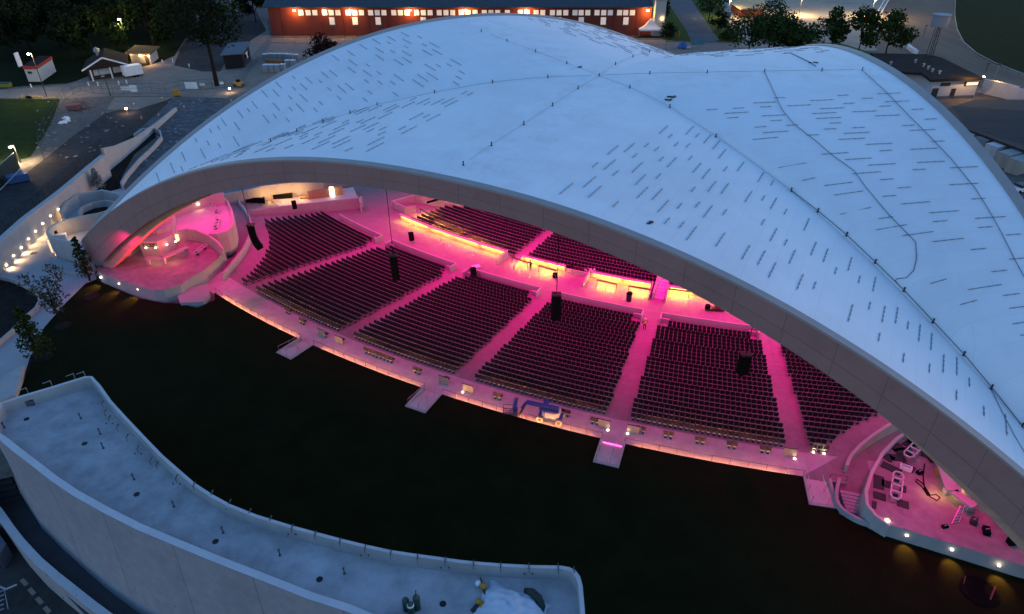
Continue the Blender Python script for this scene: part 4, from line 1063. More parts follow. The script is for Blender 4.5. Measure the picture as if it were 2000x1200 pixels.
# long wall with down-lights along the walkway
lw = thing('lit_wall', 'long pale concrete wall with a row of small wall lamps at the left', 'wall', at(60, 470, .5))
tp = [(-60, 528), (0, 473), (50, 427), (90, 397), (125, 370), (150, 349), (178, 325), (205, 303)]
TOPZ = 4.3
LWP = [at(a, b, TOPZ)+Vector((-.45, 0, 0)) for a, b in tp]
MB().wall(LWP, .2, TOPZ, .9).build('wall_face', CONC, lw)
pw3 = [at(a, b, 3.0) for a, b in [(203, 304), (225, 287), (262, 257), (300, 225), (338, 192)]]
MB().wall(pw3, -.1, [4.4, 3.2, 1.8, 1.2, .8], .5).build('wall_extension', CONC, lw)
px_wall('return_wall', [(118, 412), (130, 393), (150, 381), (172, 376), (198, 371), (222, 376), (245, 382)], 2.6, .3, .4, lw)
def wall_z(px, py, path):
    """height at which the view ray through a pixel meets a vertical wall along path"""
    r = ray(px, py); o = Vector((0, 0)); d = Vector((r.x, r.y)); best = None
    for a, b in zip(path, path[1:]):
        a2 = Vector((a.x, a.y)); e = Vector((b.x, b.y))-a2; den = d.x*e.y-d.y*e.x
        if abs(den) < 1e-9: continue
        t = (a2.x*e.y-a2.y*e.x)/den; u = (a2.x*d.y-a2.y*d.x)/den
        if -.02 <= u <= 1.02 and t > 0: best = t if best is None else min(best, t)
    return CAMH+r.z*best-.02 if best else 1.7
FACE = [p+Vector((.50, 0, 0)) for p in LWP]
FACE2 = [p+Vector((.1, -.22, 0)) for p in [at(a, b, 2.6) for a, b in [(118, 412), (130, 393), (150, 381), (172, 376), (198, 371)]]]
for i, (px, py) in enumerate([(12, 518), (26, 500), (41, 484), (55, 467), (69, 452), (83, 437), (98, 422), (113, 409), (137, 396)]):
    wall_lamp(px, py, wall_z(px, py, FACE), (1, -.05, 0), lw, 65, dirn=(.55, -.1, -1), col=(1, .60, .25), spot=110, r=.12)
pl = thing('oval_planter', 'oval planter with thin pale walls beside the left foot of the roof', 'planter', at(188, 408, .5))
px_wall('wall_face', [(232, 400), (222, 394), (205, 391), (180, 396), (159, 405), (153, 414), (158, 422), (180, 420), (204, 413), (228, 405)], 2.2, .3, .22, pl)
mb = MB(); mb.poly([at(a, b, 1.2) for a, b in [(228, 410), (205, 404), (180, 408), (160, 416), (158, 425), (180, 424)]], 1.2); mb.build('bed', SOIL, pl)
bo = thing('curved_booth', 'small roofless curved concrete booth lit warm inside, at the left foot of the roof', 'booth', at(130, 480, .5))
px_wall('curved_wall', [(238, 398), (215, 410), (190, 417), (165, 421), (140, 426), (120, 432), (103, 440), (94, 448), (92, 455), (97, 461), (113, 467), (135, 472), (152, 478), (160, 489)], 4.4, .3, .32, bo)
px_wall('end_wall', [(160, 487), (176, 490), (190, 489)], 4.4, .3, .3, bo)
mb = MB(); mb.poly([at(a, b, 2.0) for a, b in [(97, 475), (110, 460), (150, 448), (200, 438), (205, 470), (160, 505), (110, 490)]], 2.0); mb.build('inner_floor', FLOOR, bo)
MB().box(at(123, 472, 2.0)+Vector((0, 0, .6)), (1.4, .7, 1.2), rz=.3).build('white_counter', WHITE, bo); MB().box(at(113, 470, 2.0)+Vector((0, 0, .8)), (.5, .5, 1.5)).build('dark_box', BLACK, bo)
lamp('inner_light', 'POINT', at(130, 470, 2)+Vector((.4, .6, 1.6)), (1, .6, .25), 9, bo, .1)
MB().box(at(107, 492, .5)+Vector((-.1, -.22, 1.0)), (.75, .12, 2.0), rz=-.45).build('lit_doorway', glow('door_glow', (1, .55, .2), .12), bo)
lamp('door_light', 'POINT', at(114, 500, .5)+Vector((.3, -.9, .7)), (1, .6, .25), 3, bo, .1)
rs = thing('low_ramp', 'grey concrete low ramp wall in front of the curved booth', 'ramp', at(130, 520, .5))
mb = MB(); mb.prism([at(a, b, 1.2) for a, b in [(95, 500), (118, 504), (160, 521), (163, 534), (135, 530), (98, 512)]], .3, 1.2); mb.build('ramp_body', CONCW, rs)
for (px, py, rr_) in [(66, 495, .5), (47, 541, .35), (52, 551, .25), (133, 577, .3)]:
    tag(MB().lathe(at(px, py, .504), [(rr_, 0), (rr_, .012)], 16).build('manhole_cover', DSTEEL), {66: 'largest dark manhole cover near the wall lamps', 47: 'dark manhole cover by the planting bed', 52: 'smallest dark drain cover by the planting bed', 133: 'dark drain cover by the lawn corner'}[px], 'manhole cover')
# roads, beds, gravel at the left
sheet('asphalt_road', .012, [(-40, 520), (-40, 395), (60, 332), (140, 268), (205, 222), (262, 207), (338, 192), (300, 228), (262, 260), (205, 306), (125, 372), (50, 430)], ASPH)
sheet('gravel_strip', .016, [(70, 318), (75, 280), (110, 240), (130, 205), (180, 190), (265, 190), (205, 218), (140, 262), (90, 300)], GRAVEL)
sheet('concrete_apron', .02, [(208, 214), (224, 190), (345, 189), (325, 196), (268, 214)], PAVE)
sheet('excavated_yard', .016, [(265, 258), (300, 228), (340, 195), (400, 190), (460, 192), (440, 220), (330, 300), (280, 345), (240, 368), (250, 330), (300, 290), (315, 262)], mat('yard_rubble', (.11, .115, .12), .95, .4, .7, bump=.5, stain=.6, stain_col=(.05, .05, .055)))
sheet('soil_strip', .03, [(172, 392), (190, 340), (215, 302), (240, 275), (262, 262), (300, 252), (305, 268), (262, 302), (238, 345), (232, 372)], SOIL)
kb = thing('bed_kerb', 'thin pale kerb wall round the dark soil strip beside the roof', 'kerb', at(300, 258, 0))
px_wall('wall_face', [(262, 262), (278, 251), (300, 250), (312, 255), (315, 266), (300, 284), (270, 312), (246, 340), (236, 356), (240, 366)], .9, -.1, .3, kb)
sheet('grass_field', .014, [(-60, 193), (118, 194), (100, 240), (78, 278), (60, 306), (10, 322), (-60, 345)], mat('dim_grass', (.020, .036, .007), .95, .3, .5, bump=.4, stain=.5, stain_col=(.04, .055, .015)))
sheet('paved_path', .02, [(-60, 178), (50, 173), (130, 166), (170, 150), (250, 140), (310, 122), (345, 108), (380, 70), (430, 40), (520, 40), (530, 74), (1300, 78), (1300, 118), (540, 150), (470, 178), (440, 192), (340, 188), (222, 188), (118, 193), (-60, 191)], PAVE)
sheet('side_road', .026, [(340, 128), (352, 95), (372, 60), (400, 30), (500, 20), (520, 60), (450, 105), (430, 140), (395, 140)], ASPH)
sheet('park_grass', .010, [(-300, -40), (420, -60), (372, 60), (335, 118), (250, 137), (130, 163), (-60, 176), (-300, 182)], mat('park_grass', (.008, .014, .004), .95, .35, .4, bump=.4))
sheet('storage_yard', .024, [(470, 180), (520, 110), (560, 92), (760, 92), (700, 120), (560, 170)], PAVE)

def post_lamp(label, base, top, pw, col=(1, .75, .4), r=.08, heads=((0, 0),), lens=40, group='lamp posts around the park'):
    b = at(*base, 0); z = zat(*top, b.y); t = thing('lamp_post', label, 'lamp post', b, group)
    MB().tube([b, b+Vector((0, 0, z))], [r*1.5, r], 8).build('pole', DSTEEL, t)
    for i, (dx, dy) in enumerate(heads):
        q = b+Vector((dx, dy-.3, z)); MB().beam(b+Vector((0, 0, z-.1)), q+Vector((0, -.35, 0)), .08, .08).build('arm', DSTEEL, t)
        MB().box(q+Vector((0, -.4, -.02)), (.55, .8, .16)).build('lamp_head', STEEL, t); 
        if pw:
            MB().box(q+Vector((0, -.45, -.13)), (.42, .6, .06)).build('lens', glow('lamp_lens_%d' % lens, col, lens), t)
            MB().lathe(q+Vector((0, -.8, -.28)), [(.05, 0), (.2, .1), (.2, .2), (.05, .3)], 8).build('bulb', glow('lamp_lens_%d' % lens, col, lens), t)
            lamp('lamp_light', 'POINT', q+Vector((0, -.5, -.6)), col, pw, t, .3)
    return t
post_lamp('dark lamp post with one bright lamp in front of the red-topped kiosk', (93, 193), (69, 103), 160, (1, .72, .4), lens=60)
post_lamp('lamp post glowing yellow-green inside the tree behind the small flat-roofed building', (254, 104), (241, 36), 420, (1, .8, .25), lens=40)
post_lamp('short lamp post with the brightest lamp at the left edge by the grass field', (40, 318), (28, 283), 130, (1, .72, .4), lens=90)
post_lamp('unlit dark post between the kiosk and the white trailer', (216, 188), (207, 148), 0)

# ---- trees
LEAF = [mat('leaf_dark', (.012, .022, .008), .8, .5, .35), mat('leaf_mid', (.026, .046, .012), .8, .5, .3), mat('leaf_grey', (.05, .065, .04), .8, .4, .6), mat('leaf_red', (.03, .012, .012), .8, .4, .5)]
BARK = mat('bark', (.022, .017, .013), .9, .3, 3, bump=.4)
def crown_mesh(h, r, z0, n, leaf, seed, shape='round'):
    rg = np.random.default_rng(seed); mb = MB()
    nb = 16 if shape == 'round' else 22; blobs = []
    for k in range(nb):
        if shape == 'round':
            th_ = rg.random()*6.283; u = rg.random(); zz = z0+(h-z0)*(.12+.8*u); rr_ = r*math.sqrt(max(.05, 1-(2*u-.85)**2*.8))*(.35+.5*rg.random())
            blobs.append((rr_*math.cos(th_), rr_*math.sin(th_), zz, r*(.30+.22*rg.random())))
        elif shape == 'spire':
            u = k/nb; th_ = k*2.4; zz = z0+(h-z0)*u; rr_ = r*(1-u)**.8*.55+.05
            blobs.append((rr_*math.cos(th_), rr_*math.sin(th_), zz, r*(.42*(1-u)+.12)))
        else:   # vase
            u = k/nb; th_ = k*2.4; zz = z0+(h-z0)*(.1+.9*u); rr_ = r*(.15+.75*u)
            blobs.append((rr_*math.cos(th_), rr_*math.sin(th_), zz, r*(.30+.12*rg.random())))
    per = n//nb
    for (bx, by, bz, br) in blobs:
        for _ in range(per):
            d = rg.normal(size=3); d /= np.linalg.norm(d); q = br*(.45+.6*rg.random()**.6)
            c = np.array((bx, by, bz))+d*q*np.array((1, 1, .8))
            if c[2] < z0*.8: continue
            a = rg.normal(size=3); a /= np.linalg.norm(a); b = np.cross(a, d+rg.normal(size=3)*.4); nb_ = np.linalg.norm(b)
            if nb_ < 1e-3: continue
            b /= nb_; s = leaf*(.6+.8*rg.random())
            mb.add([c-a*s, c+b*s*.6, c+a*s, c-b*s*.6], [(0, 1, 2, 3)])
    return mb, blobs
TREES = {}
def tree(label, base, h, r, kind, m, z0f=.3, n=1500, leaf=.35, seed=1, rz=0., group=None, zb_=0., cat='tree', name='broadleaf_tree'):
    b = at(*base, zb_) if len(base) == 2 else Vector(base)
    key = (kind, m.name, n, seed, round(h, 0), round(r, 0))
    if key in TREES:
        t = dup(TREES[key], b, rz, label); 
        if group: t['group'] = group
        return t
    t = thing(name, label, cat, (0, 0, 0), group)
    cm, blobs = crown_mesh(h, r, h*z0f, n, leaf, seed, kind); cm.build('crown', m, t)
    tr = MB(); tr.tube([(0, 0, -.1), (.03*h*.2, 0, h*z0f*.6), (0, .02*h*.3, h*z0f), (0, 0, h*.75)], [h*.022, h*.017, h*.013, h*.004], 7)
    for bl in blobs[::2]:
        st_ = min(bl[2]*.75, h*z0f+.25*(bl[2]-h*z0f)); tr.tube([(0, 0, st_), (bl[0]*.55, bl[1]*.55, (st_+bl[2])/2+.1), (bl[0], bl[1], bl[2])], [h*.011, h*.007, h*.003], 5)
    tr.build('trunk', BARK, t)
    t.location = b; t.rotation_euler = (0, 0, rz); TREES[key] = t
    return t
# young trees on the plaza edge
def ytree(label, base, top, r, kind, seed, n=900):
    b = at(*base, .46); return tree(label, tuple(b), zat(*top, b.y)-.46, r, kind, LEAF[2 if kind != 'spire' else 1], .16, n, .17, seed, group='young trees along the lawn edge', name='young_tree')
ytree('young tree in front of the booth, nearest the roof foot', (176, 549), (168, 462), 1.5, 'spire', 11)
ytree('young vase-shaped tree with spread branches on the pale path', (118, 628), (96, 528), 2.3, 'vase', 12)
ytree('young dense tree at the left lawn edge, nearest the curved building', (78, 700), (58, 600), 1.9, 'spire', 13, 1500)
for k, (px, py) in enumerate([(122, 636), (86, 697), (178, 578)]):
    p = at(px, py, LZ); tag(MB().lathe(p, [(1.0, .0), (.8, .07), (.2, .1)], 16).build('mulch_ring', SOIL), ['dark mulch ring beside the vase-shaped young tree', 'dark mulch ring by the dense young tree', 'dark mulch ring on the lawn below the terrace lamps'][k], 'mulch')
tree('pale-blossomed shrub beside the long wall at the soil strip', (196, 372), 4.2, 1.2, 'spire', mat('leaf_pale', (.22, .23, .22), .8, .4, .8), .2, 700, .2, 21, zb_=.5, cat='shrub', name='pale_shrub')
# big tree and park trees
tree('big dark tree with forked trunk between the shed and the red building', (424, 168), zat(415, -60, at(424, 168).y), 9.5, 'round', LEAF[0], .38, 3600, .42, 31)
PK = [(40, 112, 1), (145, 116, 2), (222, 84, 0), (330, 74, 2), (-10, 84, 0), (270, 70, 0), (75, 40, 0), (150, 38, 2), (240, 34, 0), (350, 30, 1), (60, 100, 0), (120, 92, 1), (180, 100, 2), (235, 108, 0), (300, 88, 1), (338, 96, 2), (20, 70, 1), (90, 62, 2), (160, 58, 0), (215, 62, 1), (280, 52, 2), (335, 52, 0), (-30, 110, 1), (370, 42, 1), (30, 34, 2), (110, 26, 0), (190, 22, 1), (262, 18, 2), (330, 14, 0), (400, 10, 1), (500, 44, 2), (455, 12, 0)]
PL = ['close to the left edge by the kiosk path', 'between kiosk and cabin', 'tight behind the cabin roof', 'where the woods meet the side road bend', 'outermost at the left edge', 'in the middle of the woods', 'upper left woods, second row', 'upper woods above the kiosk', 'upper woods above the cabin', 'upper woods near the side road', 'left of the kiosk', 'behind the kiosk', 'behind the brown cabin', 'lit by the yellow-green lamp', 'right of the small flat-roofed building', 'beside the side road', 'at the top left edge', 'third row back behind the kiosk', 'far behind the brown cabin', 'just behind the lamp-lit tree', 'far behind the small flat building', 'where the side road meets the woods', 'at the far left edge by the kiosk', 'leaning over the side road', 'in the top left corner', 'at the top edge above the kiosk', 'at the top edge above the cabin', 'at the top edge above the lamp-lit tree', 'at the top edge above the small flat building', 'at the top edge above the side road', 'at the left end of the red building', 'top edge tree left of the red building roof']
for (px, py, v_), lb in zip(PK, PL):
    lit = 'yellow-green' in lb
    tree('dark park tree '+lb, (px, py), [15, 18, 13][v_] if not lit else 9, [6.5, 7.2, 5.6][v_] if not lit else 3.6, 'round', LEAF[0] if not lit else LEAF[1], .18 if not lit else .35, 2400, .45 if not lit else .35, 40+v_, random.random()*6, 'trees of the dark park')
# back right row of trees
RT = [(1460, 98, 1420, 22), (1530, 96, 1538, 40), (1560, 100, 1590, 55), (1620, 92, 1622, 18), (1672, 102, 1670, 20), (1726, 104, 1740, 22), (1500, 88, 1500, 10)]
RL = ['leftmost tree of the row behind the roof, beside the blue boards', 'second tree of the row behind the roof', 'low tree in the middle of the row behind the roof', 'slim tree with open crown in the row behind the roof', 'tree left of the racetrack edge behind the roof', 'rightmost tree of the row, beside the racetrack', 'tree at the back of the row near the tan hut']
for k, ((bx, by, tx, ty), lb) in enumerate(zip(RT, RL)):
    b = at(bx, by+14); h = zat(tx, ty, b.y)
    tree(lb, tuple(b), h, [9, 6.5, 6, 5, 5.2, 6.5, 7.5][k], 'round', LEAF[1], .25, 2200, .42, 60+k % 3, k*1.3, 'trees in a row behind the roof')
tree('small yellow-lit tree on the bright grass beside the footpath', (1383, 44), 12, 6, 'round', LEAF[1], .35, 1600, .4, 71)
tree('dark rounded bush-like tree next to the notice boards', (1402, 62), 6.5, 3.6, 'round', LEAF[0], .25, 1000, .35, 72)
tree('clipped dark bush right of the white tent', (1304, 76), 5, 3.2, 'round', LEAF[0], .1, 900, .3, 73, cat='bush', name='round_bush')
tree('low green shrub at the fork of the footpaths', (1416, 80), 3, 3.2, 'round', LEAF[1], .05, 700, .3, 74, cat='shrub', name='low_shrub')
tree('tall dark bush at the gable end of the red building', (1298, 34), 8, 2.6, 'spire', LEAF[0], .1, 700, .35, 75, cat='bush', name='tall_bush')
tree('dark reddish shrub tree behind the pallets', (632, 122), 7, 6, 'round', LEAF[3], .12, 1300, .42, 76, name='red_leaved_tree')

# ------------------------------------------------------------------ red building
RB_ = at(532, 70, 0); RBe = at(1268, 70, 0)
RX0, RX1, RY = RB_.x, RBe.x, RB_.y
RH = zat(800, 14, RY)
RED = mat('red_boards', (.16, .028, .016), .8, .15, .5, stretch=(1, 1, .2), stain=.3)
rb = thing('red_building', 'long dark red wooden building with lit windows and glowing wall lamps at the back', 'building', (RX0, RY, 0))
D_ = 34
MB().box(((RX0+RX1)/2, RY+D_/2, RH/2), (RX1-RX0, D_, RH)).build('wall', RED, rb)
ro = MB(); zr = RH+7; a0, a1 = RX0-1.2, RX1+.3
ro.add([(a0, RY-1.2, RH-.1), (a1, RY-1.2, RH-.1), (a1, RY+D_/2, zr), (a0, RY+D_/2, zr), (a1, RY+D_+1, RH-.1), (a0, RY+D_+1, RH-.1), (a0, RY-1.2, RH+.2), (a1, RY-1.2, RH+.2), (a1, RY+D_/2, zr+.3), (a0, RY+D_/2, zr+.3)],
       [(6, 7, 8, 9), (0, 1, 7, 6), (0, 3, 2, 1), (2, 3, 5, 4), (3, 0, 6, 9)])
ro.build('roof', mat('blue_grey_roof', (.035, .05, .065), .7, .2, .4, stretch=(4, .2, 1)), rb)
WINL = glow('window_lit', (1, .62, .30), .036); WIND = glow('window_dim', (1, .66, .36), .016); FR = mat('window_frame', (.10, .05, .03), .7, .1, 2)
def X_(px): return at(px, 40, 0).x if False else (px-1000)/FPX*RY/ray(px, 40).y*1.0
def wx(px, py): r = ray(px, py); t = RY/r.y; return r.x*t
up = [588, 602, 615, 634, 647, 660, 680, 693, 706, 724, 737, 750, 769, 782, 795, 814, 827, 840, 858, 871, 884, 901, 914, 928, 946, 959, 972, 991, 1016, 1029, 1047, 1060, 1079, 1092, 1105, 1123, 1135, 1148, 1166, 1179, 1192, 1210, 1222, 1235]
for k, px in enumerate(up):
    x = wx(px, 25); z = zat(px, 25, RY); zt = 2.0
    f = MB().box((x, RY-.04, z), (1.95, .14, zt)).build('window', FR, rb)
    o = MB(); o.box((x, RY-.12, z), (1.7, .04, zt-.3)).build('pane', WINL if (k*7) % 5 else WIND, f)
for k, px in enumerate([649, 694, 739, 827, 871, 1091, 1135, 1178, 1222]):
    x = wx(px, 44); z = zat(px, 43, RY)
    f = MB().box((x, RY-.04, z), (2.1, .14, 3.3)).build('window', FR, rb); MB().box((x, RY-.12, z+.3), (1.8, .04, 2.4)).build('pane', WINL if k % 3 else WIND, f)
for px in (552, 630, 672, 720, 760, 804, 895, 942, 1113, 1157, 1200, 1243):
    x = wx(px, 45); MB().box((x, RY-.06, RH/2), (.22, .12, RH-.3)).build('wall_batten', RED, rb)
LENS = glow('sodium_lens', (1, .55, .18), 12)
for px in (577, 685, 802, 909, 1027, 1264, 634):
    x = wx(px, 20); z = zat(px, 19, RY); big = px != 634
    MB().lathe((x, RY-1.5, z-.3), [(.05, 0), (.34, .2), (.34, .4), (.05, .55)], 10).build('wall_lamp', LENS, rb); MB().beam((x, RY-.1, z), (x, RY-1.5, z+.2), .08, .08).build('lamp_arm', DSTEEL, rb)
    lamp('lamp_light', 'POINT', (x, RY-2.0, z-.5), (1, .48, .14), 150 if big else 25, rb, .25)
for (px, z_) in ((590, 1.5), (712, 1.4), (850, 1.6), (1000, 1.5), (1155, 1.5), (665, 1.1)):
    x = wx(px, 4); MB().lathe((x, RY+6, RH+2.2), [(.25, 0), (.25, z_), (.4, z_+.05), (.4, z_+.25)], 8).build('roof_vent', STEEL, rb)
ch = thing('white_tower', 'tall pale boarded shaft at the right end of the red building', 'tower', at(1284, 70, 0)); b = at(1284, 72, 0)
MB().box(b+Vector((0, 1.5, zat(1284, 2, b.y)/2)), (3.6, 4, zat(1284, 2, b.y))).build('body', mat('cream_boards', (.45, .42, .36), .8, .1, 1, stretch=(4, 4, .3)), ch); MB().box(b+Vector((0, 1.5, zat(1284, 2, b.y)+.2)), (4, 4.4, .4)).build('cap', STEEL, ch)
MB().box(b+Vector((.8, -.6, 6)), (.3, .3, .5)).build('wall_lamp', LENS, ch)
t = thing('marquee_tent', 'small white peaked tent in front of the red building', 'tent', at(1270, 76, 0)); b = at(1270, 74, 0); w_ = at(1292, 74).x-at(1248, 74).x; hz = zat(1270, 58, b.y)
hp = zat(1270, 37, b.y); tm = MB(); n = 8; vs = []; F = []
for j in range(n+1):
    f_ = j/n; s = w_/2*(1-f_)**1.0*(1-.25*math.sin(f_*math.pi)); z = hz+(hp-hz)*f_
    vs += [b+Vector((sx*s, sy*s*.3+w_*.15, z)) for sx, sy in ((-1, -1), (1, -1), (1, 1), (-1, 1))]
for j in range(n):
    for k in range(4): F.append((j*4+k, j*4+(k+1) % 4, j*4+4+(k+1) % 4, j*4+4+k))
tm.add(vs, F); tm.build('canopy', WHITE, t); sk = MB()
c4 = [b+Vector((sx*w_/2, (sy*w_/2)*.3+w_*.15, 0)) for sx, sy in ((-1, -1), (1, -1), (1, 1), (-1, 1))]
for k in range(4):
    p, q = c4[k], c4[(k+1) % 4]; sk.wall([p, q], hz-.5, hz, .05); 
sk.build('valance', WHITE, t)
for p in c4: MB().tube([p, p+Vector((0, 0, hz))], .07, 6).build('leg', STEEL, t)
MB().box(b+Vector((0, w_*.15, .15)), (w_*1.05, w_*.32, .3)).build('dark_base', ASPH, t)
# footpaths and greens behind
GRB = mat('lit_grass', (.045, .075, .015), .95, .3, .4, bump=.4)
sheet('footpath', .034, [(1302, -20), (1335, -20), (1404, 78), (1392, 84), (1352, 84)], mat('footpath_grey', (.12, .12, .13), .9, .15, .4, stain=.4))
sheet('back_lawn', .03, [(1296, 78), (1290, 30), (1308, 10), (1354, 82)], GRB)
sheet('path_verge', .032, [(1338, -20), (1400, -20), (1430, 60), (1452, 82), (1404, 80)], GRB)
sheet('lit_forecourt', .028, [(1400, -30), (1760, -30), (1712, 100), (1452, 92), (1420, 40)], mat('forecourt', (.30, .27, .22), .9, .12, .3, stain=.4))
sheet('back_road', .022, [(1180, 104), (1190, 82), (1455, 84), (1712, 104), (1712, 130), (1180, 130)], PAVE)
sheet('verge_strip', .036, [(1586, 84), (1640, 84), (1725, 110), (1600, 112)], GRB)
for (px, py, pw) in ((1700, 12, 1800), (1560, 8, 1500), (1420, 14, 500)):
    post_lamp({1700: 'tall lamp post lighting the forecourt by the racetrack', 1560: 'tall lamp post behind the tree row at the top edge', 1420: 'lamp post beside the tan hut'}[px], (px, py+22), (px, py-14), pw, (1, .68, .32), lens=20)
hut = thing('tan_hut', 'tan flat-roofed hut at the top edge behind the tree row', 'hut', at(1462, 24, 0)); MB().prism([at(a, b, 4) for a, b in [(1424, 4), (1448, 18), (1500, 14), (1486, -6)]], 3.6, 4.1).build('roof', mat('tan_roof', (.34, .28, .16), .8, .1, 1), hut); MB().prism([at(a, b, 3.6) for a, b in [(1430, 5), (1450, 16), (1494, 12), (1482, -4)]], 0, 3.6).build('wall', RED, hut)
for k, (px, py, lb) in enumerate([(1412, 48, 'left notice board on a post by the dark bush'), (1421, 48, 'right notice board on a post by the dark bush')]):
    b = at(px, py, 0); t = thing('notice_board', lb, 'sign', b, 'notice boards'); MB().tube([b, b+Vector((0, 0, 4.5))], .08, 6).build('post', DSTEEL, t); MB().box(b+Vector((0, -.12, 3.2)), (1.3, .1, 2.6)).build('board', mat('board_blue_grey', (.14, .17, .22), .6, .1, 1), t)
t = thing('site_hoarding', 'blue-grey site fence panel behind the roof valley', 'fence', at(1362, 92, 0)); b = at(1362, 92, 0); MB().box(b+Vector((0, 0, 1.6)), (4.4, .08, 2.0)).build('panel', mat('fence_blue', (.10, .22, .28), .7, .15, 1), t)
for s in (-1, 1): MB().tube([b+Vector((s*2.2, 0, 0)), b+Vector((s*2.2, 0, 2.8))], .06, 6).build('post', STEEL, t)
t = thing('blue_parasol', 'small blue sheet-covered heap behind the roof valley', 'heap', at(1333, 92, 0)); MB().lathe(at(1333, 94, 0), [(1.8, .2), (1.5, .9), (.6, 1.7), (.1, 1.9)], 9).build('sheet', mat('blue_sheet', (.03, .10, .30), .7, .1, 1), t); MB().box(at(1345, 96, 0)+Vector((0, 0, .3)), (2, 1.2, .6)).build('crate', STEEL, t)
t = thing('orange_bin', 'small orange bin on the grass beside the tent', 'bin', at(1324, 74, 0)); MB().lathe(at(1324, 72, 0), [(.45, 0), (.5, 1.4), (.3, 1.6)], 10).build('body', mat('orange_plastic', (.4, .10, .02), .6, .1, 2), t); MB().lathe(at(1324, 72, 0), [(.52, 1.3), (.52, 1.42)], 10).build('lid', DSTEEL, t)
# ------------------------------------------------------------------ racetrack and buildings at the right
sheet('race_track', .03, [(1740, -40), (1864, -40), (1862, 0), (1863, 30), (1868, 60), (1882, 86), (1906, 108), (1940, 126), (2080, 175), (2080, 250), (1960, 190), (1850, 135), (1712, 105), (1712, 90)], mat('track_dirt', (.20, .145, .105), .95, .15, .35, stretch=(1, .12, 1), stain=.4))
sheet('infield_grass', .034, [(1866, -40), (2300, -40), (2300, 230), (2080, 172), (1942, 124), (1908, 106), (1885, 84), (1871, 58), (1866, 30)], mat('infield', (.013, .022, .004), .95, .35, .3, bump=.3))
t = thing('track_rail', 'long white rail curving round the racetrack infield at the top right', 'railing', at(1885, 85, 0))
PALER = mat('pale_rail', (.32, .33, .30), .7, .1, 1)
rp_ = [at(a, b, 1.0) for a, b in [(1868, -30), (1866, 0), (1865, 30), (1869, 56), (1882, 82), (1908, 104), (1942, 122), (1975, 135), (2010, 148), (2080, 172)]]
MB().tube(rp_, .10, 6).build('rail', PALER, t)
for i in range(len(rp_)-1):
    for f_ in (0, .33, .66): q = rp_[i].lerp(rp_[i+1], f_); MB().tube([Vector((q.x, q.y, 0)), q], .04, 5).build('post', PALER, t)
t = thing('outer_rail', 'pale outer rail of the racetrack at the top edge', 'railing', at(1740, 10, 0))
for k in range(2): MB().beam(at(1747-k*8, -20, 1), at(1722-k*8, 24, 1), .3, .3).build('rail', WHITE, t)
for k in range(6): b = at(1745-k*4.6, -16+k*7, 0); MB().tube([b, b+Vector((0, 0, 1))], .07, 5).build('post', WHITE, t)
WBD = mat('white_render', (.42, .42, .44), .85, .06, .8); DROOF = mat('dark_felt_roof', (.030, .026, .024), .9, .25, .5, stain=.3)
RZ_ = 5.2
wb = thing('white_building', 'low white building with dark flat roof and lit corner window beside the racetrack', 'building', at(1870, 185, 0))
rf = [at(a, b, RZ_) for a, b in [(1818, 156), (1920, 152), (1838, 112), (1810, 106), (1700, 104), (1745, 140), (1800, 142)]]
MB().prism(rf, RZ_-.6, RZ_).build('roof', DROOF, wb)
wl_ = [at(a, b, RZ_-.6) for a, b in [(1824, 158), (1914, 155), (1836, 116), (1720, 110), (1768, 140), (1804, 146)]]
MB().prism(wl_, 0, RZ_-.6).build('wall', WBD, wb)
fa, fb = wl_[0], wl_[1]; fd = (fb-fa); fl2 = fd.length; fd.normalize(); fn = Vector((fd.y, -fd.x, 0))
if fn.y > 0: fn = -fn
def onwall(u, z, w_, h, m, nm, par=wb, pr=.06): return MB().box(fa+fd*u*fl2+Vector((0, 0, z-fa.z))+fn*.03, (w_, pr*2, h), rz=math.atan2(fd.y, fd.x)).build(nm, m, par)
onwall(.10, 1.4, 1.6, 2.6, DSTEEL, 'door'); onwall(.28, 3.6, 2.6, .8, DSTEEL, 'window'); onwall(.50, 1.3, 1.2, 2.4, DSTEEL, 'door')
f = onwall(.86, 3.6, 4.2, 1.1, DSTEEL, 'window')
for k in range(3): onwall(.78+.08*k, 3.6, 1.1, .8, glow('corner_window', (1, .62, .35), .10), 'pane', f, .09)
onwall(.5, .35, fl2*.96, .7, mat('blue_grey_base', (.10, .12, .15), .8, .1, 1), 'plinth')
for (px, py) in [(1787, 123), (1803, 131), (1812, 136), (1820, 141), (1834, 145), (1739, 127)]:
    MB().lathe(at(px, py, RZ_), [(.22, 0), (.22, .6), (.38, .62), (.38, .8), (.1, .95)], 8).build('roof_vent', STEEL, wb)
lamp('eaves_light', 'POINT', at(1906, 147, 6.3), (1, .50, .12), 160, wb, .1); MB().box(at(1922, 150, 5.3), (.3, .3, .2)).build('eaves_lamp', LENS, wb)
wy = thing('yard_wall', 'pale yard wall glowing yellow beside the white building', 'wall', at(1935, 178, 0))
MB().wall([at(a, b, 0) for a, b in [(1914, 182), (1958, 192), (1980, 198)]], 0, 3.6, .3).build('wall_face', WBD, wy); MB().wall([at(a, b, 0) for a, b in [(1966, 196), (2010, 206), (2080, 222)]], 0, 3.4, .3).build('right_wall', WBD, wy)
lamp('yard_light', 'POINT', at(1935, 184, 0)+Vector((0, -1.5, 4)), (1, .60, .18), 110, wy, .15)
t = thing('observation_tower', 'tall lattice tower carrying a grey cylinder tank above the racetrack', 'tower', at(1803, 150, 0)); b = at(1803, 148, 0); zt = zat(1823, 52, b.y)
m_ = MB(); 
for sx, sy in ((-1, -1), (1, -1), (1, 1), (-1, 1)): m_.tube([b+Vector((sx*.75, sy*.75, 0)), b+Vector((sx*.45, sy*.45, zt))], .09, 5)
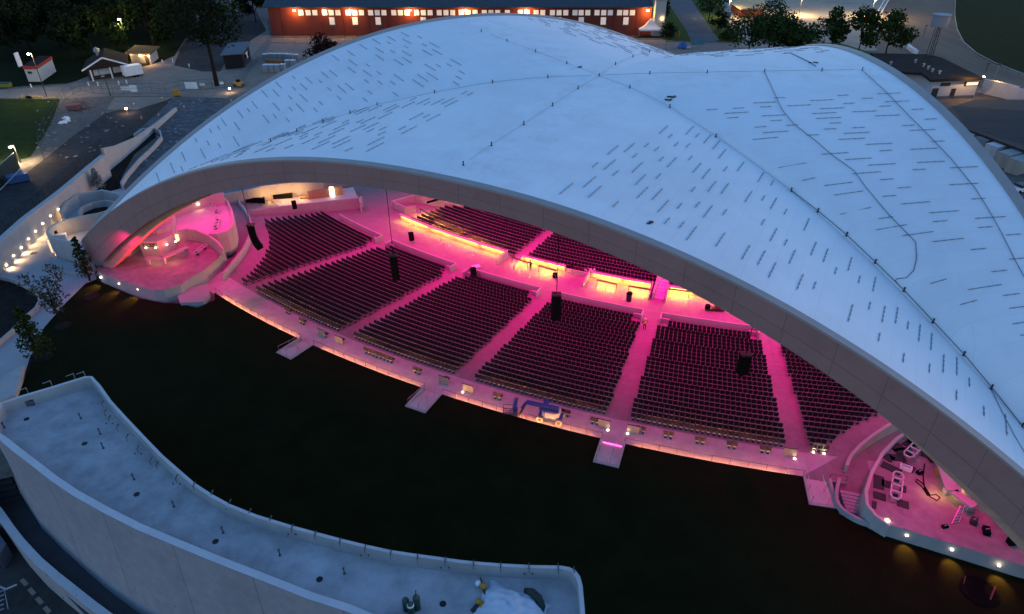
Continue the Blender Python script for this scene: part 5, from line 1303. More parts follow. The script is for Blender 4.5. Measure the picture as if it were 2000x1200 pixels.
for k in range(14):
    z0_, z1_ = zt*k/14, zt*(k+1)/14; s = (-1)**k; m_.tube([b+Vector((-s*.6, -.6, z0_)), b+Vector((s*.6, -.6, z1_))], .05, 4); m_.tube([b+Vector((.6, -s*.6, z0_)), b+Vector((.6, s*.6, z1_))], .05, 4)
m_.build('lattice_mast', DSTEEL, t); zc_ = zat(1830, 28, b.y)
MB().lathe(b+Vector((0, 0, zt)), [(2.0, 0), (2.1, .2), (2.1, zc_-zt-.3), (2.3, zc_-zt-.25), (2.3, zc_-zt)], 16).build('tank', mat('tank_grey', (.20, .22, .26), .6, .1, 1), t, False)
MB().beam(b+Vector((-2.4, 0, zt*.28)), b+Vector((2.4, 0, zt*.28)), .3, .3).build('cross_arm', DSTEEL, t)
hg = thing('dark_hangar', 'large dark ribbed shed roof at the right edge behind the containers', 'shed', at(1960, 240, 0)); zh = 3.2
hr = [at(a, b, zh) for a, b in [(1850, 212), (1905, 194), (2100, 196), (2100, 330), (1990, 290), (1884, 250)]]
MB().prism(hr, zh-.5, zh).build('roof', mat('ribbed_roof', (.035, .028, .026), .85, .35, .5, stretch=(.3, 5, 1), stain=.5), hg); MB().prism([p+(Vector((1990, 0, 0))-Vector((1990, 0, 0))) for p in [at(a, b, zh-.5) for a, b in [(1858, 213), (1908, 197), (2090, 199), (2090, 322), (1988, 284), (1888, 246)]]], 0, zh-.5).build('wall', DROOF, hg)
m_ = MB()
for k in range(30): m_.beam(at(1862+k*5, 208+k*.3, zh+.02), at(1892+k*7, 250+k*2.2, zh+.02), .10, .05)
m_.build('roof_ribs', MATS['ribbed_roof'], hg)
CW_ = [mat('container_white', (.50, .50, .51), .6, .08, .7, stretch=(3, 3, .2), stain=.3), mat('container_grey', (.22, .23, .23), .7, .1, .7, stretch=(3, 3, .2), stain=.4), mat('container_tan', (.36, .33, .28), .7, .12, .7, stretch=(3, 3, .2), stain=.4)]
for k, (px, py, mi, lb) in enumerate([(1905, 262, 0, 'white shipping container nearest the hangar roof'), (1930, 274, 1, 'grey-topped shipping container second from the hangar'), (1952, 288, 0, 'white shipping container with dark marks on its end'), (1975, 305, 2, 'tan shipping container with ribbed end'), (1998, 318, 2, 'tan shipping container at the right edge')]):
    b = at(px+2, py+27, 0); t = thing('shipping_container', lb, 'container', b, 'shipping containers in a row'); rz = .18
    MB().box(b+Vector((1.5, 3, 1.35)), (2.5, 7.5, 2.6), rz=rz-1.3).build('body', CW_[mi], t); m_ = MB()
    for j in range(8): m_.box(b+Vector((1.5, 3, 1.35))+Matrix.Rotation(rz-1.3, 3, 'Z') @ Vector((-1.3, -3.4+j*.95, 0)), (.06, .3, 2.4), rz=rz-1.3)
    m_.build('corrugation', CW_[mi], t); MB().box(b+Vector((1.5, 3, 2.70)), (2.52, 7.52, .06), rz=rz-1.3).build('top', CW_[0 if mi == 0 else 1], t)
t = thing('parked_car', 'white car parked at the right edge below the containers', 'car', at(1992, 372, 0)); b = at(1992, 374, 0)
MB().box(b+Vector((0, 0, .65)), (4.2, 1.8, .7), rz=.3).build('body', WHITE, t); MB().box(b+Vector((.1, 0, 1.2)), (2.2, 1.6, .55), rz=.3).build('cabin', DSTEEL, t)
for sx in (-1.3, 1.3):
    for sy in (-.85, .85): q = b+Matrix.Rotation(.3, 3, 'Z') @ Vector((sx, sy, .33)); MB().tube([q-Vector((0, .1, 0)), q+Vector((0, .1, 0))], .33, 10).build('wheel', BLACK, t)
MB().box(b+Vector((-2.0, -1.2, .7)), (.1, .3, .15)).build('tail_light', glow('tail_red', (1, .05, .05), 2), t)
for k, (px, py, hpx, lb) in enumerate([(1939, 162, 36, 'thin pole beside the yellow-lit yard wall'), (1803, 72, 22, 'thin dark floodlight pole on the racetrack near the tree row'), (1925, 140, 16, 'short dark pole with a head on the racetrack verge')]):
    b = at(px, py, 0); z = zat(px, py-hpx, b.y); t = thing('slim_pole', lb, 'pole', b); MB().tube([b, b+Vector((0, 0, z))], .09, 5).build('pole', STEEL if k == 0 else DSTEEL, t); MB().box(b+Vector((0, 0, z)), (.5, .4, .3)).build('head', DSTEEL, t)
m_ = MB()
for k in range(5):
    for j in range(2): p = at(1772+k*4, 94+k*3, 0); m_.box(p+Vector((0, j*1.4, .6)), (1.1, .5, 1.2))
t = thing('barrier_stack', 'cluster of white barriers stored beside the racetrack', 'barriers', at(1780, 100, 0)); m_.build('barrier', WHITE, t)
# ------------------------------------------------------------------ small buildings at the left
def orient(a, b): d = b-a; return math.atan2(d.y, d.x)
ki = thing('ticket_kiosk', 'white kiosk with red roof band and tall sign slab at the left', 'kiosk', at(75, 159, 0))
A, B, Cc = at(56, 160, 0), at(82, 160, 0), at(110, 140, 0); Dd = A+(Cc-B); zk = zat(66, 135, A.y)
MB().prism([A, B, Cc, Dd], 0, zk).build('wall', mat('kiosk_white', (.55, .53, .47), .8, .06, 1), ki)
redb = mat('red_band', (.42, .035, .025), .6, .1, 1); cen = (A+B+Cc+Dd)/4
loop = [cen+(p-cen)*1.06 for p in (A, B, Cc, Dd)]; MB().prism(loop, zk, zk+.75).build('roof_band', redb, ki); MB().prism([cen+(p-cen)*.98 for p in (A, B, Cc, Dd)], zk+.7, zk+.8).build('roof', DROOF, ki)
MB().beam(A+Vector((-.6, 0, zk+.7)), A+Vector((-.6, 0, zk+4.2)), .35, 1.5).build('sign_slab', WHITE, ki); MB().box(A.lerp(B, .35)+Vector((0, -.05, zk*.72)), (1.1, .14, .6)).build('window', DSTEEL, ki)
cb = thing('brown_cabin', 'brown wooden cabin with low gable roof and white window panels', 'cabin', at(200, 150, 0))
A, B = at(176, 158, 0), at(248, 147, 0); dv = Vector((-.45, 1, 0)).normalized(); Cc, Dd = B+dv*11, A+dv*11; zk = zat(180, 136, A.y); BRN = mat('brown_boards', (.055, .028, .020), .85, .2, 1, stretch=(1, 1, 5))
MB().prism([A, B, Cc, Dd], 0, zk).build('wall', BRN, cb)
e = (B-A).normalized(); ov = 1.0; A2, B2 = A-e*ov-dv*1.6, B+e*ov-dv*1.6; Ma = (A2+B2)/2; Mb = Ma+dv*14; zr = zk+2.6
g = MB(); g.add([A2+Vector((0, 0, zk)), Ma+Vector((0, 0, zr)), B2+Vector((0, 0, zk)), A2+dv*14+Vector((0, 0, zk)), Mb+Vector((0, 0, zr)), B2+dv*14+Vector((0, 0, zk))], [(0, 1, 4, 3), (1, 2, 5, 4), (0, 2, 1)]); g.build('roof', mat('brown_shingle', (.035, .025, .02), .9, .3, 2), cb)
for P, Q in ((A2+Vector((0, 0, zk+.1)), Ma+Vector((0, 0, zr+.1))), (Ma+Vector((0, 0, zr+.1)), B2+Vector((0, 0, zk+.1)))): MB().beam(P-dv*.05, Q-dv*.05, .15, .35).build('white_fascia', WHITE, cb)
for f_, w_ in ((.22, 1.2), (.45, 2.8), (.85, 3.2)): MB().box(A.lerp(B, f_)+Vector((0, -.1, zk*.62)), (w_, .16, 1.5), rz=orient(A, B)).build('window', mat('window_white', (.5, .5, .52), .5, .05, 1), cb)
for f_ in (.1, .62): p = A.lerp(B, f_)-dv*1.4; MB().box(p+Vector((0, 0, zk/2)), (.3, .3, zk)).build('porch_post', WHITE, cb)
MB().lathe(A2+dv*9+e*4+Vector((0, 0, zk+1)), [(.4, 0), (.4, 1.6), (.8, 1.7), (.8, 2.4), (.2, 3.0)], 8).build('roof_vent', STEEL, cb)
tl = thing('white_trailer', 'white box trailer with dark wheels parked in front of the brown cabin', 'trailer', at(255, 152, 0)); A, B = at(240, 155, 0), at(275, 149, 0); rz = orient(A, B); zk = zat(245, 133, A.y)
c = (A+B)/2; L_ = (B-A).length; MB().box(c+Vector((0, 1.2, zk/2+.35)), (L_, 2.6, zk-.5), rz=rz).build('body', WHITE, tl); MB().box(c+Vector((0, 1.2, .5)), (L_*.98, 2.3, .2), rz=rz).build('chassis', DSTEEL, tl)
for f_ in (.66, .84): q = A.lerp(B, f_); MB().tube([q+Vector((0, -.15, .42)), q+Vector((0, .15, .42))], .42, 12).build('wheel', BLACK, tl)
MB().beam(A+Vector((0, 1, .5)), A+Vector((-1.8, .8, .5)), .15, .12).build('drawbar', DSTEEL, tl)
fb_ = thing('flat_roof_building', 'small pale building with projecting flat roof and two warm wall lamps', 'building', at(285, 124, 0)); A, B, Cc = at(258, 124, 0), at(296, 126, 0), at(310, 114, 0); Dd = A+(Cc-B); zk = zat(275, 104, A.y)
MB().prism([A, B, Cc, Dd], 0, zk).build('wall', mat('pale_block', (.36, .33, .29), .85, .08, 1), fb_); cen = (A+B+Cc+Dd)/4
MB().prism([cen+(p-cen)*1.28 for p in (A, B, Cc, Dd)], zk, zk+.4).build('roof', mat('brown_flat_roof', (.14, .085, .045), .9, .2, 1), fb_)
MB().box(A.lerp(B, .38)+Vector((0, -.08, 1.5)), (4.2, .14, 2.6), rz=orient(A, B)).build('roller_shutter', STEEL, fb_); MB().box(A.lerp(B, .84)+Vector((0, -.08, 1.2)), (1.2, .14, 2.4), rz=orient(A, B)).build('door', DSTEEL, fb_)
for f_, dx in ((.62, 0), (1.0, .3), (-.25, 0)):
    q = A.lerp(B, f_)+Vector((dx, -1.0, zk-.5)); MB().lathe(q, [(.05, 0), (.25, .12), (.25, .22), (.05, .32)], 8).build('wall_lamp', LENS, fb_); lamp('lamp_light', 'POINT', q-Vector((0, .5, .3)), (1, .58, .25), 40, fb_, .15)
sh = thing('dark_shed', 'dark wooden shed with slate-grey sloped roof and white window frame', 'shed', at(465, 135, 0)); A, B = at(441, 136, 0), at(478, 133, 0); Cc = at(491, 117, 0); Dd = A+(Cc-B); zk = zat(441, 108, A.y)
MB().prism([A, B, Cc, Dd], 0, zk).build('wall', mat('shed_black', (.012, .011, .012), .85, .2, 2), sh); cen = (A+B+Cc+Dd)/4
g = MB(); top = [cen+(p-cen)*1.2+Vector((0, 0, zk+(.9 if i > 1 else 0))) for i, p in enumerate((A, B, Cc, Dd))]; g.add(top+[p+Vector((0, 0, .2)) for p in top], [(0, 3, 2, 1), (4, 5, 6, 7), (0, 1, 5, 4), (1, 2, 6, 5), (2, 3, 7, 6), (3, 0, 4, 7)]); g.build('roof', mat('slate_roof', (.075, .085, .10), .6, .1, 1), sh)
MB().box(B.lerp(Cc, .5)+Vector((.1, 0, zk*.62)), (3.2, .16, 1.6), rz=orient(B, Cc)).build('window_frame', WHITE, sh)
for f_ in (.35, .65): MB().box(B.lerp(Cc, f_)+Vector((.2, -.03, zk*.62)), (1.1, .16, 1.2), rz=orient(B, Cc)).build('pane', BLACK, sh)
# fences
def fence(label, path, h, step=2.6, m=DSTEEL, boards=(), name='site_fence', mesh=True):
    P = [at(a, b, 0) for a, b in path]; t = thing(name, label, 'fence', P[0]); k = 0
    for a, b in zip(P, P[1:]):
        n = max(1, int((b-a).length/step)); m_ = MB()
        for j in range(n+1):
            q = a.lerp(b, j/n); m_.tube([q, q+Vector((0, 0, h))], .035, 4)
        for z in (h, h*.55, .15): m_.tube([a+Vector((0, 0, z)), b+Vector((0, 0, z))], .03, 4)
        m_.build('fence_panel', m, t)
    for (px, py, w_, hh, mm) in boards:
        q = at(px, py, 0); MB().box(q+Vector((0, -.1, 1.3)), (w_, .06, hh)).build('sign_board', mm, t)
    return t
fence('wire site fence with white boards curving past the brown cabin', [(128, 194), (158, 178), (182, 184), (242, 184), (298, 183), (325, 185), (352, 178), (392, 176), (440, 172)], 2.6, boards=((244, 183, 1.2, 1.0, WHITE), (252, 183, 1.2, 1.0, WHITE), (264, 183, 1.9, 1.7, WHITE), (376, 177, 3.2, 1.7, WHITE), (397, 175, 1.5, .6, WHITE), (435, 172, 1.0, .6, WHITE)))
fence('dark blue-screened site fence running from the field to the dark road', [(128, 194), (110, 222), (92, 255), (80, 285), (86, 312)], 2.4, m=mat('fence_screen', (.03, .05, .06), .8, .2, 2))
fence('blue mesh fence beside the dark shed towards the red building', [(466, 172), (495, 130), (522, 96), (530, 84)], 2.8, 1.2, mat('mesh_blue', (.04, .07, .13), .7, .2, 2))
fence('wire fence in front of the red building lamps', [(530, 84), (600, 86), (700, 86)], 3.2, 4)
fence('thin wire fence behind the roof valley and tent', [(1244, 98), (1300, 98), (1352, 96)], 3.2, 5)
pf = [(0, 468), (40, 433), (80, 403), (120, 368), (160, 332), (205, 290)]
P = [at(a, b, 0) for a, b in pf]; t = thing('picket_fence', 'dark tall picket fence along the asphalt road beside the long wall', 'fence', P[2])
for a, b in zip(P, P[1:]):
    n = int((b-a).length/.7); m_ = MB()
    for j in range(n): q = a.lerp(b, j/n); m_.tube([q, q+Vector((0, 0, 2.6))], .035 if j % 3 else .06, 4)
    for z in (2.5, .3): m_.tube([a+Vector((0, 0, z)), b+Vector((0, 0, z))], .035, 4)
    m_.build('fence_panel', DSTEEL, t)
# pallets, machine, debris
PALB = mat('wrapped_blocks', (.26, .28, .31), .7, .15, 1.5, stain=.3); PALO = mat('orange_blocks', (.26, .12, .06), .8, .2, 1.5)
k = 0
for (px, py, z_) in [(519, 112, 1), (528, 111, 1), (538, 111, 1), (548, 111, 1), (558, 111, 1), (567, 112, 1), (579, 113, 1), (524, 120, 0), (537, 121, 0), (550, 122, 0), (562, 122, 0), (572, 124, 1), (521, 138, 2), (532, 138, 2), (543, 138, 2), (554, 137, 2), (563, 129, 2), (574, 129, 2)]:
    b = at(px, py+3, 0); t = thing('pallet_stack', ['pallet of low orange blocks in the storage yard', 'wrapped grey pallet load in the back row of the storage yard', 'tall wrapped grey pallet load in the front row of the storage yard'][z_], 'pallet', b, ['orange pallets in the storage yard', 'back row of grey pallets', 'front row of grey pallets'][z_])
    h_ = (.9, 1.2, 1.9)[z_]; MB().box(b+Vector((0, 0, .08)), (1.5, 1.5, .14)).build('pallet', WOOD, t); MB().box(b+Vector((0, 0, .16+h_/2)), (1.42, 1.42, h_)).build('load', PALO if z_ == 0 else PALB, t)
    if z_: MB().box(b+Vector((0, 0, .18+h_)), (1.46, 1.46, .1)).build('wrap_top', mat('white_wrap', (.62, .64, .66), .5, .1, 2), t)
t = thing('compactor', 'small yellow compactor machine on the gravel by the big tree', 'machine', at(467, 170, 0)); b = at(467, 170, 0); MB().box(b+Vector((0, 0, .9)), (2.2, 1.3, .9), rz=-.2).build('body', YEL, t); MB().tube([b+Vector((-.9, -.7, .5)), b+Vector((-.9, .7, .5))], .5, 12).build('roller', DSTEEL, t); MB().tube([b+Vector((.9, -.7, .5)), b+Vector((.9, .7, .5))], .5, 12).build('roller', DSTEEL, t); MB().box(b+Vector((0, 0, 1.6)), (.8, .9, .5)).build('seat', BLACK, t)
t = thing('yellow_plate', 'yellow upright compactor plate at the end of the pale wall', 'machine', at(346, 188, 0)); b = at(346, 188, 0); MB().box(b+Vector((0, 0, .9)), (1.6, .5, 1.5), rz=.2).build('body', YEL, t); MB().box(b+Vector((0, 0, .1)), (1.4, 1.2, .2)).build('foot', DSTEEL, t)
t = thing('timber_pile', 'untidy pile of red-brown timber frames on the gravel', 'timber', at(152, 215, 0)); m_ = MB(); REDW = mat('red_timber', (.22, .08, .07), .8, .2, 2)
for j in range(16): p = at(random.uniform(135, 178), random.uniform(200, 215), random.uniform(.1, .9)); m_.beam(p, p+Vector((random.uniform(-3, 3), random.uniform(-1, 2), random.uniform(-.2, .5))), .25, .18)
m_.build('timber_heap', REDW, t); MB().box(at(146, 213, 0)+Vector((0, 0, .6)), (3, 1.8, 1.0), rz=.4).build('crate', REDW, t)
t = thing('white_debris', 'crumpled white sheeting on the gravel left of the timber pile', 'debris', at(125, 236, 0)); m_ = MB()
for j in range(9): m_.box(at(random.uniform(116, 133), random.uniform(228, 242), .2), (random.uniform(.6, 1.6), random.uniform(.4, 1), .3), rz=random.random()*3, rx=random.uniform(-.4, .4))
m_.build('sheeting', WHITE, t)
m_ = MB(); GM = mat('rubble_bits', (.25, .25, .26), .9, .3, 2)
for j in range(170):
    r_ = random.random()
    if r_ < .5: px, py = random.uniform(268, 430), random.uniform(195, 330)
    else: px, py = random.uniform(70, 250), random.uniform(195, 310)
    if r_ < .5 and py > 200+ (430-px)*1.0: continue
    p = at(px, py, .05); s = random.uniform(.15, .7); m_.box(p, (s, s*random.uniform(.2, .8), s*.3), rz=random.random()*3)
tag(m_.build('rubble', GM), kind='stuff')
for k, (px, py, lb) in enumerate([(249, 222, 'lit traffic beacon on the dark road'), (450, 182, 'lit traffic beacon on the yard near the roof edge')]):
    b = at(px, py, 0); t = thing('traffic_beacon', lb, 'beacon', b, 'traffic beacons'); MB().lathe(b, [(.3, 0), (.12, .1), (.08, 1.0)], 8).build('cone', mat('orange_plastic', (.4, .10, .02), .6, .1, 2), t); MB().lathe(b+Vector((0, 0, 1.0)), [(.16, 0), (.2, .12), (.16, .3)], 8).build('lamp', glow('beacon_lens', (1, .75, .5), 18), t)
CONEL = ['cone by the road end', 'cone beside the pale wall end', 'cone on the excavated yard', 'cone left of the pale wall', 'cone at the top of the dark road', 'cone at the yard corner near the roof']
for k, (px, py) in enumerate([(262, 207), (317, 195), (311, 228), (277, 233), (360, 212), (452, 200)]):
    b = at(px, py, 0); t = thing('traffic_cone', 'small orange traffic '+CONEL[k], 'cone', b, 'orange traffic cones'); MB().lathe(b, [(.32, 0), (.32, .06), (.2, .07), (.05, 1.0)], 10).build('body', MATS['orange_plastic'], t); MB().lathe(b, [(.16, .42), (.12, .6)], 10).build('white_band', WHITE, t)
BL = [(62, 172), (174, 168), (192, 168), (233, 166), (248, 164), (318, 124), (338, 122), (370, 132)]
for k, (px, py) in enumerate(BL):
    b = at(px, py, 0); t = MB().lathe(b, [(.16, 0), (.16, .95), (.1, 1.05)], 8).build('bollard', WHITE); tag(t, 'short pale bollard '+['on the path below the kiosk', 'left of the brown cabin porch', 'under the cabin windows', 'at the rear of the white trailer', 'beside the trailer wheels', 'left of two near the flat-roofed building', 'right of two near the flat-roofed building', 'on the paving by the side road'][k], 'bollard', 'pale bollards on the paving')
t = thing('covered_dumpster', 'small yellow-green cart on the grass left of the kiosk', 'cart', at(10, 172, 0)); b = at(10, 172, 0); MB().box(b+Vector((0, 0, .8)), (3.2, 1.6, 1.0), rz=.15).build('body', mat('yellow_green', (.16, .18, .03), .7, .1, 1), t); MB().box(b+Vector((0, 0, 1.35)), (3.3, 1.7, .12), rz=.15).build('lid', DSTEEL, t)
t = thing('blue_skip', 'blue tarpaulin-covered skip at the left edge below the bright lamp', 'skip', at(38, 352, 0)); b = at(38, 356, 0); MB().box(b+Vector((0, 0, .9)), (3.4, 1.8, 1.3), rz=.75).build('body', mat('blue_tarp', (.03, .09, .22), .6, .1, 1), t); MB().beam(at(0, 372, 2.4), at(40, 330, 2.4), .1, .1).build('rail', STEEL, t)
gs = thing('green_screen_fence', 'tall dark green screen fence with pale rail at the left edge', 'fence', at(15, 350, 0)); MB().wall([at(a, b, 0) for a, b in [(-40, 395), (0, 368), (40, 330)]], 0, 3.2, .1).build('screen', mat('dark_green_screen', (.02, .035, .03), .8, .2, 1), gs); MB().tube([at(a, b, 0)+Vector((0, 0, 3.3)) for a, b in [(-40, 395), (0, 368), (40, 330)]], .05, 5).build('rail', STEEL, gs)
for (px, py, lb) in ((53, 192, 'left lit yellow kerb block on the field edge'), (68, 192, 'long lit yellow kerb block on the field edge'), (103, 194, 'right lit yellow kerb block on the field edge')):
    t = MB().box(at(px, py, 0)+Vector((0, 0, .25)), (4.2 if px == 68 else 2.8, .5, .5)).build('kerb_block', mat('kerb_yellow', (.5, .34, .12), .8, .1, 1)); tag(t, lb, 'kerb', 'yellow kerb blocks')
# ------------------------------------------------------------------ speakers, lift, people and clutter in the bowl
def speaker(label, top, bot, dep, curved, cable_px=None):
    t_ = ray(*top); k = dep/(t_.y*_c-t_.z*_s); P0 = Vector((0, 0, CAMH))+t_*k
    H_ = (math.hypot(bot[0]-top[0], bot[1]-top[1]))/FPX*dep/ .88; n = 8; t = thing('line_array_speaker', label, 'speaker', P0, 'black speaker arrays hanging from the roof')
    MB().box(P0+Vector((0, 0, .12)), (.95, .75, .18)).build('rigging_frame', DSTEEL, t); ang = 0; q = P0.copy(); step = H_/n
    for j in range(n):
        ang = curved*(j/n)**1.5; d = Vector((math.sin(ang)*.55, math.sin(ang)*.45, -math.cos(ang)))
        c = q+d*step/2; MB().box(c, (.85, .7, step*.93), rz=.3, rx=ang*.5, ry=-ang*.6).build('cabinet', BLACK, t); q += d*step
    h = ROOF_BVH.ray_cast(P0, Vector((0, 0, 1))); z1 = h[0].z-.9 if h[0] is not None else P0.z+14
    MB().tube([P0+Vector((0, 0, .2)), Vector((P0.x, P0.y, z1))], .035, 5).build('cable', BLACK, t)
speaker('curved black line array at the left, before the curved pink wall', (489, 441), (505, 486), 88, .75)
speaker('straight black line array hanging before the second seat block', (768, 500), (771, 547), 80, .12)
speaker('black line array hanging left of the yellow-vested person', (1087, 577), (1087, 627), 70, .06)
speaker('black line array hanging before the right-hand seat blocks', (1457, 694), (1456, 734), 62, .05)
for (px, py, z, lb) in ((576, 408, -.2, 'small black loudspeaker on the wall of the yellow-lit room'), (804, 470, -2.4, 'small black loudspeaker on the cross-aisle corner'), (925, 540, -2.4, 'round-topped black loudspeaker at the second aisle head')):
    b = at(px, py, z); t = thing('loudspeaker', lb, 'loudspeaker', b); MB().box(b+Vector((0, 0, .75)), (.7, .6, 1.4), rz=.5, rx=-.2).build('cabinet', BLACK, t); MB().box(b+Vector((0, 0, .03)), (.6, .5, .08)).build('base', DSTEEL, t)
t = thing('pale_plinth', 'pale square box at the second aisle head beside a black loudspeaker', 'box', at(928, 532, -2.7)); MB().box(at(930, 534, -2.8)+Vector((0, 0, .6)), (1.2, .8, 1.2), rz=.4).build('body', CONC, t); MB().box(at(930, 534, -2.8)+Vector((0, 0, 1.22)), (1.25, .85, .06), rz=.4).build('top', WHITE, t)
t = thing('dark_blue_bin', 'dark blue bin with open black top on the cross aisle', 'bin', at(1228, 588, -2.8)); b = at(1228, 588, -2.8); MB().lathe(b, [(.34, 0), (.42, 1.15), (.46, 1.2)], 12).build('body', mat('navy_plastic', (.012, .014, .035), .5, .1, 2), t, True); MB().lathe(b, [(.43, 1.2), (.3, 1.45), (.05, 1.5)], 12).build('bag', BLACK, t, True)
CL = [(1112, 527, .9, .6, BLACK, 'dark bundled equipment'), (1122, 532, .7, .5, DSTEEL, 'dark trolley'), (1097, 527, .5, .9, WHITE, 'pale machine frame'), (1146, 535, .8, .8, CONC, 'pink-lit square carton'), (1157, 537, .7, .9, WHITE, 'pale upright carton'), (1132, 532, 1.2, .5, RED, 'dark red case'), (1084, 543, .5, .8, BLACK, 'dark coil on a stand by the counter end')]
for (px, py, w_, h_, m, lb) in CL:
    b = at(px, py, -2.8); t = thing('stage_case', lb+' in the cluttered gap of the cross aisle' if 'coil' not in lb else lb, 'equipment', b); MB().box(b+Vector((0, 0, h_/2+.05)), (w_, .6, h_), rz=random.random()).build('body', m, t); MB().box(b+Vector((0, 0, h_+.1)), (w_*.5, .3, .12)).build('handle', DSTEEL, t)
t = thing('drum_kit_cart', 'dark cart with round drum at the right end of the cross aisle', 'cart', at(1395, 606, -2.8)); b = at(1395, 607, -2.8); MB().box(b+Vector((0, 0, .3)), (2.6, .7, .3), rz=-.15).build('bed', DSTEEL, t); MB().lathe(b+Vector((-1.0, 0, .4)), [(.35, 0), (.35, .5)], 12).build('drum', BLACK, t); MB().box(b+Vector((.4, 0, .7)), (.9, .5, .6)).build('box', RED, t)
# boom lift on the promenade
BLUE = mat('lift_blue', (.02, .06, .26), .45, .15, 2); TYRE = mat('pale_tyre', (.26, .23, .20), .8, .1, 3)
bl = thing('boom_lift', 'blue articulated boom lift with pale wheels parked on the promenade', 'lift', at(1075, 822, 0)); W1, W2, W3 = at(1054, 824, 0), at(1091, 831, 0), at(1097, 816, 0); W4 = W1+(W3-W2)
cB = (W1+W2+W3+W4)/4; rzB = orient(W1, W2); fx = Vector((math.cos(rzB), math.sin(rzB), 0)); fy = Vector((-fx.y, fx.x, 0))
MB().box(cB+Vector((0, 0, .62)), (2.5, 1.0, .35), rz=rzB).build('chassis', BLUE, bl)
for Wp in (W1, W2, W3, W4): 
    w_ = MB().tube([Wp+Vector((0, 0, .37))-fy*.14, Wp+Vector((0, 0, .37))+fy*.14], .37, 14).build('wheel', TYRE, bl); MB().tube([Wp+Vector((0, 0, .37))-fy*.16, Wp+Vector((0, 0, .37))+fy*.16], .2, 10).build('rim', DSTEEL, w_)
for Wp in (W1, W3): MB().beam(Wp+Vector((0, 0, .55)), cB+Vector((0, 0, .65)), .35, .3).build('axle', BLUE, bl)
MB().prism([cB+fx*a+fy*b for a, b in [(-.5, -.75), (.55, -.75), (.95, -.4), (1.0, .4), (.6, .8), (-.5, .75)]], .85, 1.5).build('turret', mat('lift_grey', (.40, .40, .42), .5, .1, 1), bl)
MB().box(cB-fx*.6+Vector((0, 0, 1.5)), (.5, 1.2, 1.4), rz=rzB).build('mast', BLUE, bl)
e0, e1 = at(1091, 806, 1.9), at(1029, 793, 1.9); MB().beam(e0+Vector((0, 0, .5)), e1+Vector((0, 0, .5)), .32, .38).build('boom', BLUE, bl); MB().beam(e0+Vector((0, 0, .05)), e0.lerp(e1, .6)+Vector((0, 0, .05)), .26, .28).build('lower_boom', BLUE, bl)
k0 = e1+Vector((0, 0, .5)); k1 = at(1020, 797, 1.3); k2 = at(1012, 808, .9); MB().beam(k0, k1, .25, .3).build('jib', BLUE, bl); MB().beam(k0+Vector((-.1, 0, -.2)), at(1013, 812, .4), .2, .2).build('jib_strut', DSTEEL, bl); MB().beam(at(1009, 778, 2.2), at(1003, 800, .9), .25, .35).build('upright', BLUE, bl)
bc_ = at(997, 812, .15); m_ = MB(); a_ = rzB+.25
for z in (.1, .55, 1.1):
    for s in (-1, 1):
        u = Vector((math.cos(a_), math.sin(a_), 0)); v_ = Vector((-u.y, u.x, 0))
        m_.beam(bc_+u*.75*s-v_*.45+Vector((0, 0, z)), bc_+u*.75*s+v_*.45+Vector((0, 0, z)), .05, .05); m_.beam(bc_-u*.75+v_*.45*s+Vector((0, 0, z)), bc_+u*.75+v_*.45*s+Vector((0, 0, z)), .05, .05)
for s in (-1, 1):
    for r_ in (-1, 1): q = bc_+u*.75*s+v_*.45*r_; m_.beam(q, q+Vector((0, 0, 1.1)), .05, .05)
m_.build('basket_rails', DSTEEL, bl); MB().box(bc_+Vector((0, 0, .05)), (1.5, .9, .08), rz=a_).build('basket_floor', STEEL, bl); MB().box(bc_+u*.5+Vector((0, 0, .8)), (.4, .5, .4), rz=a_).build('control_box', BLUE, bl)
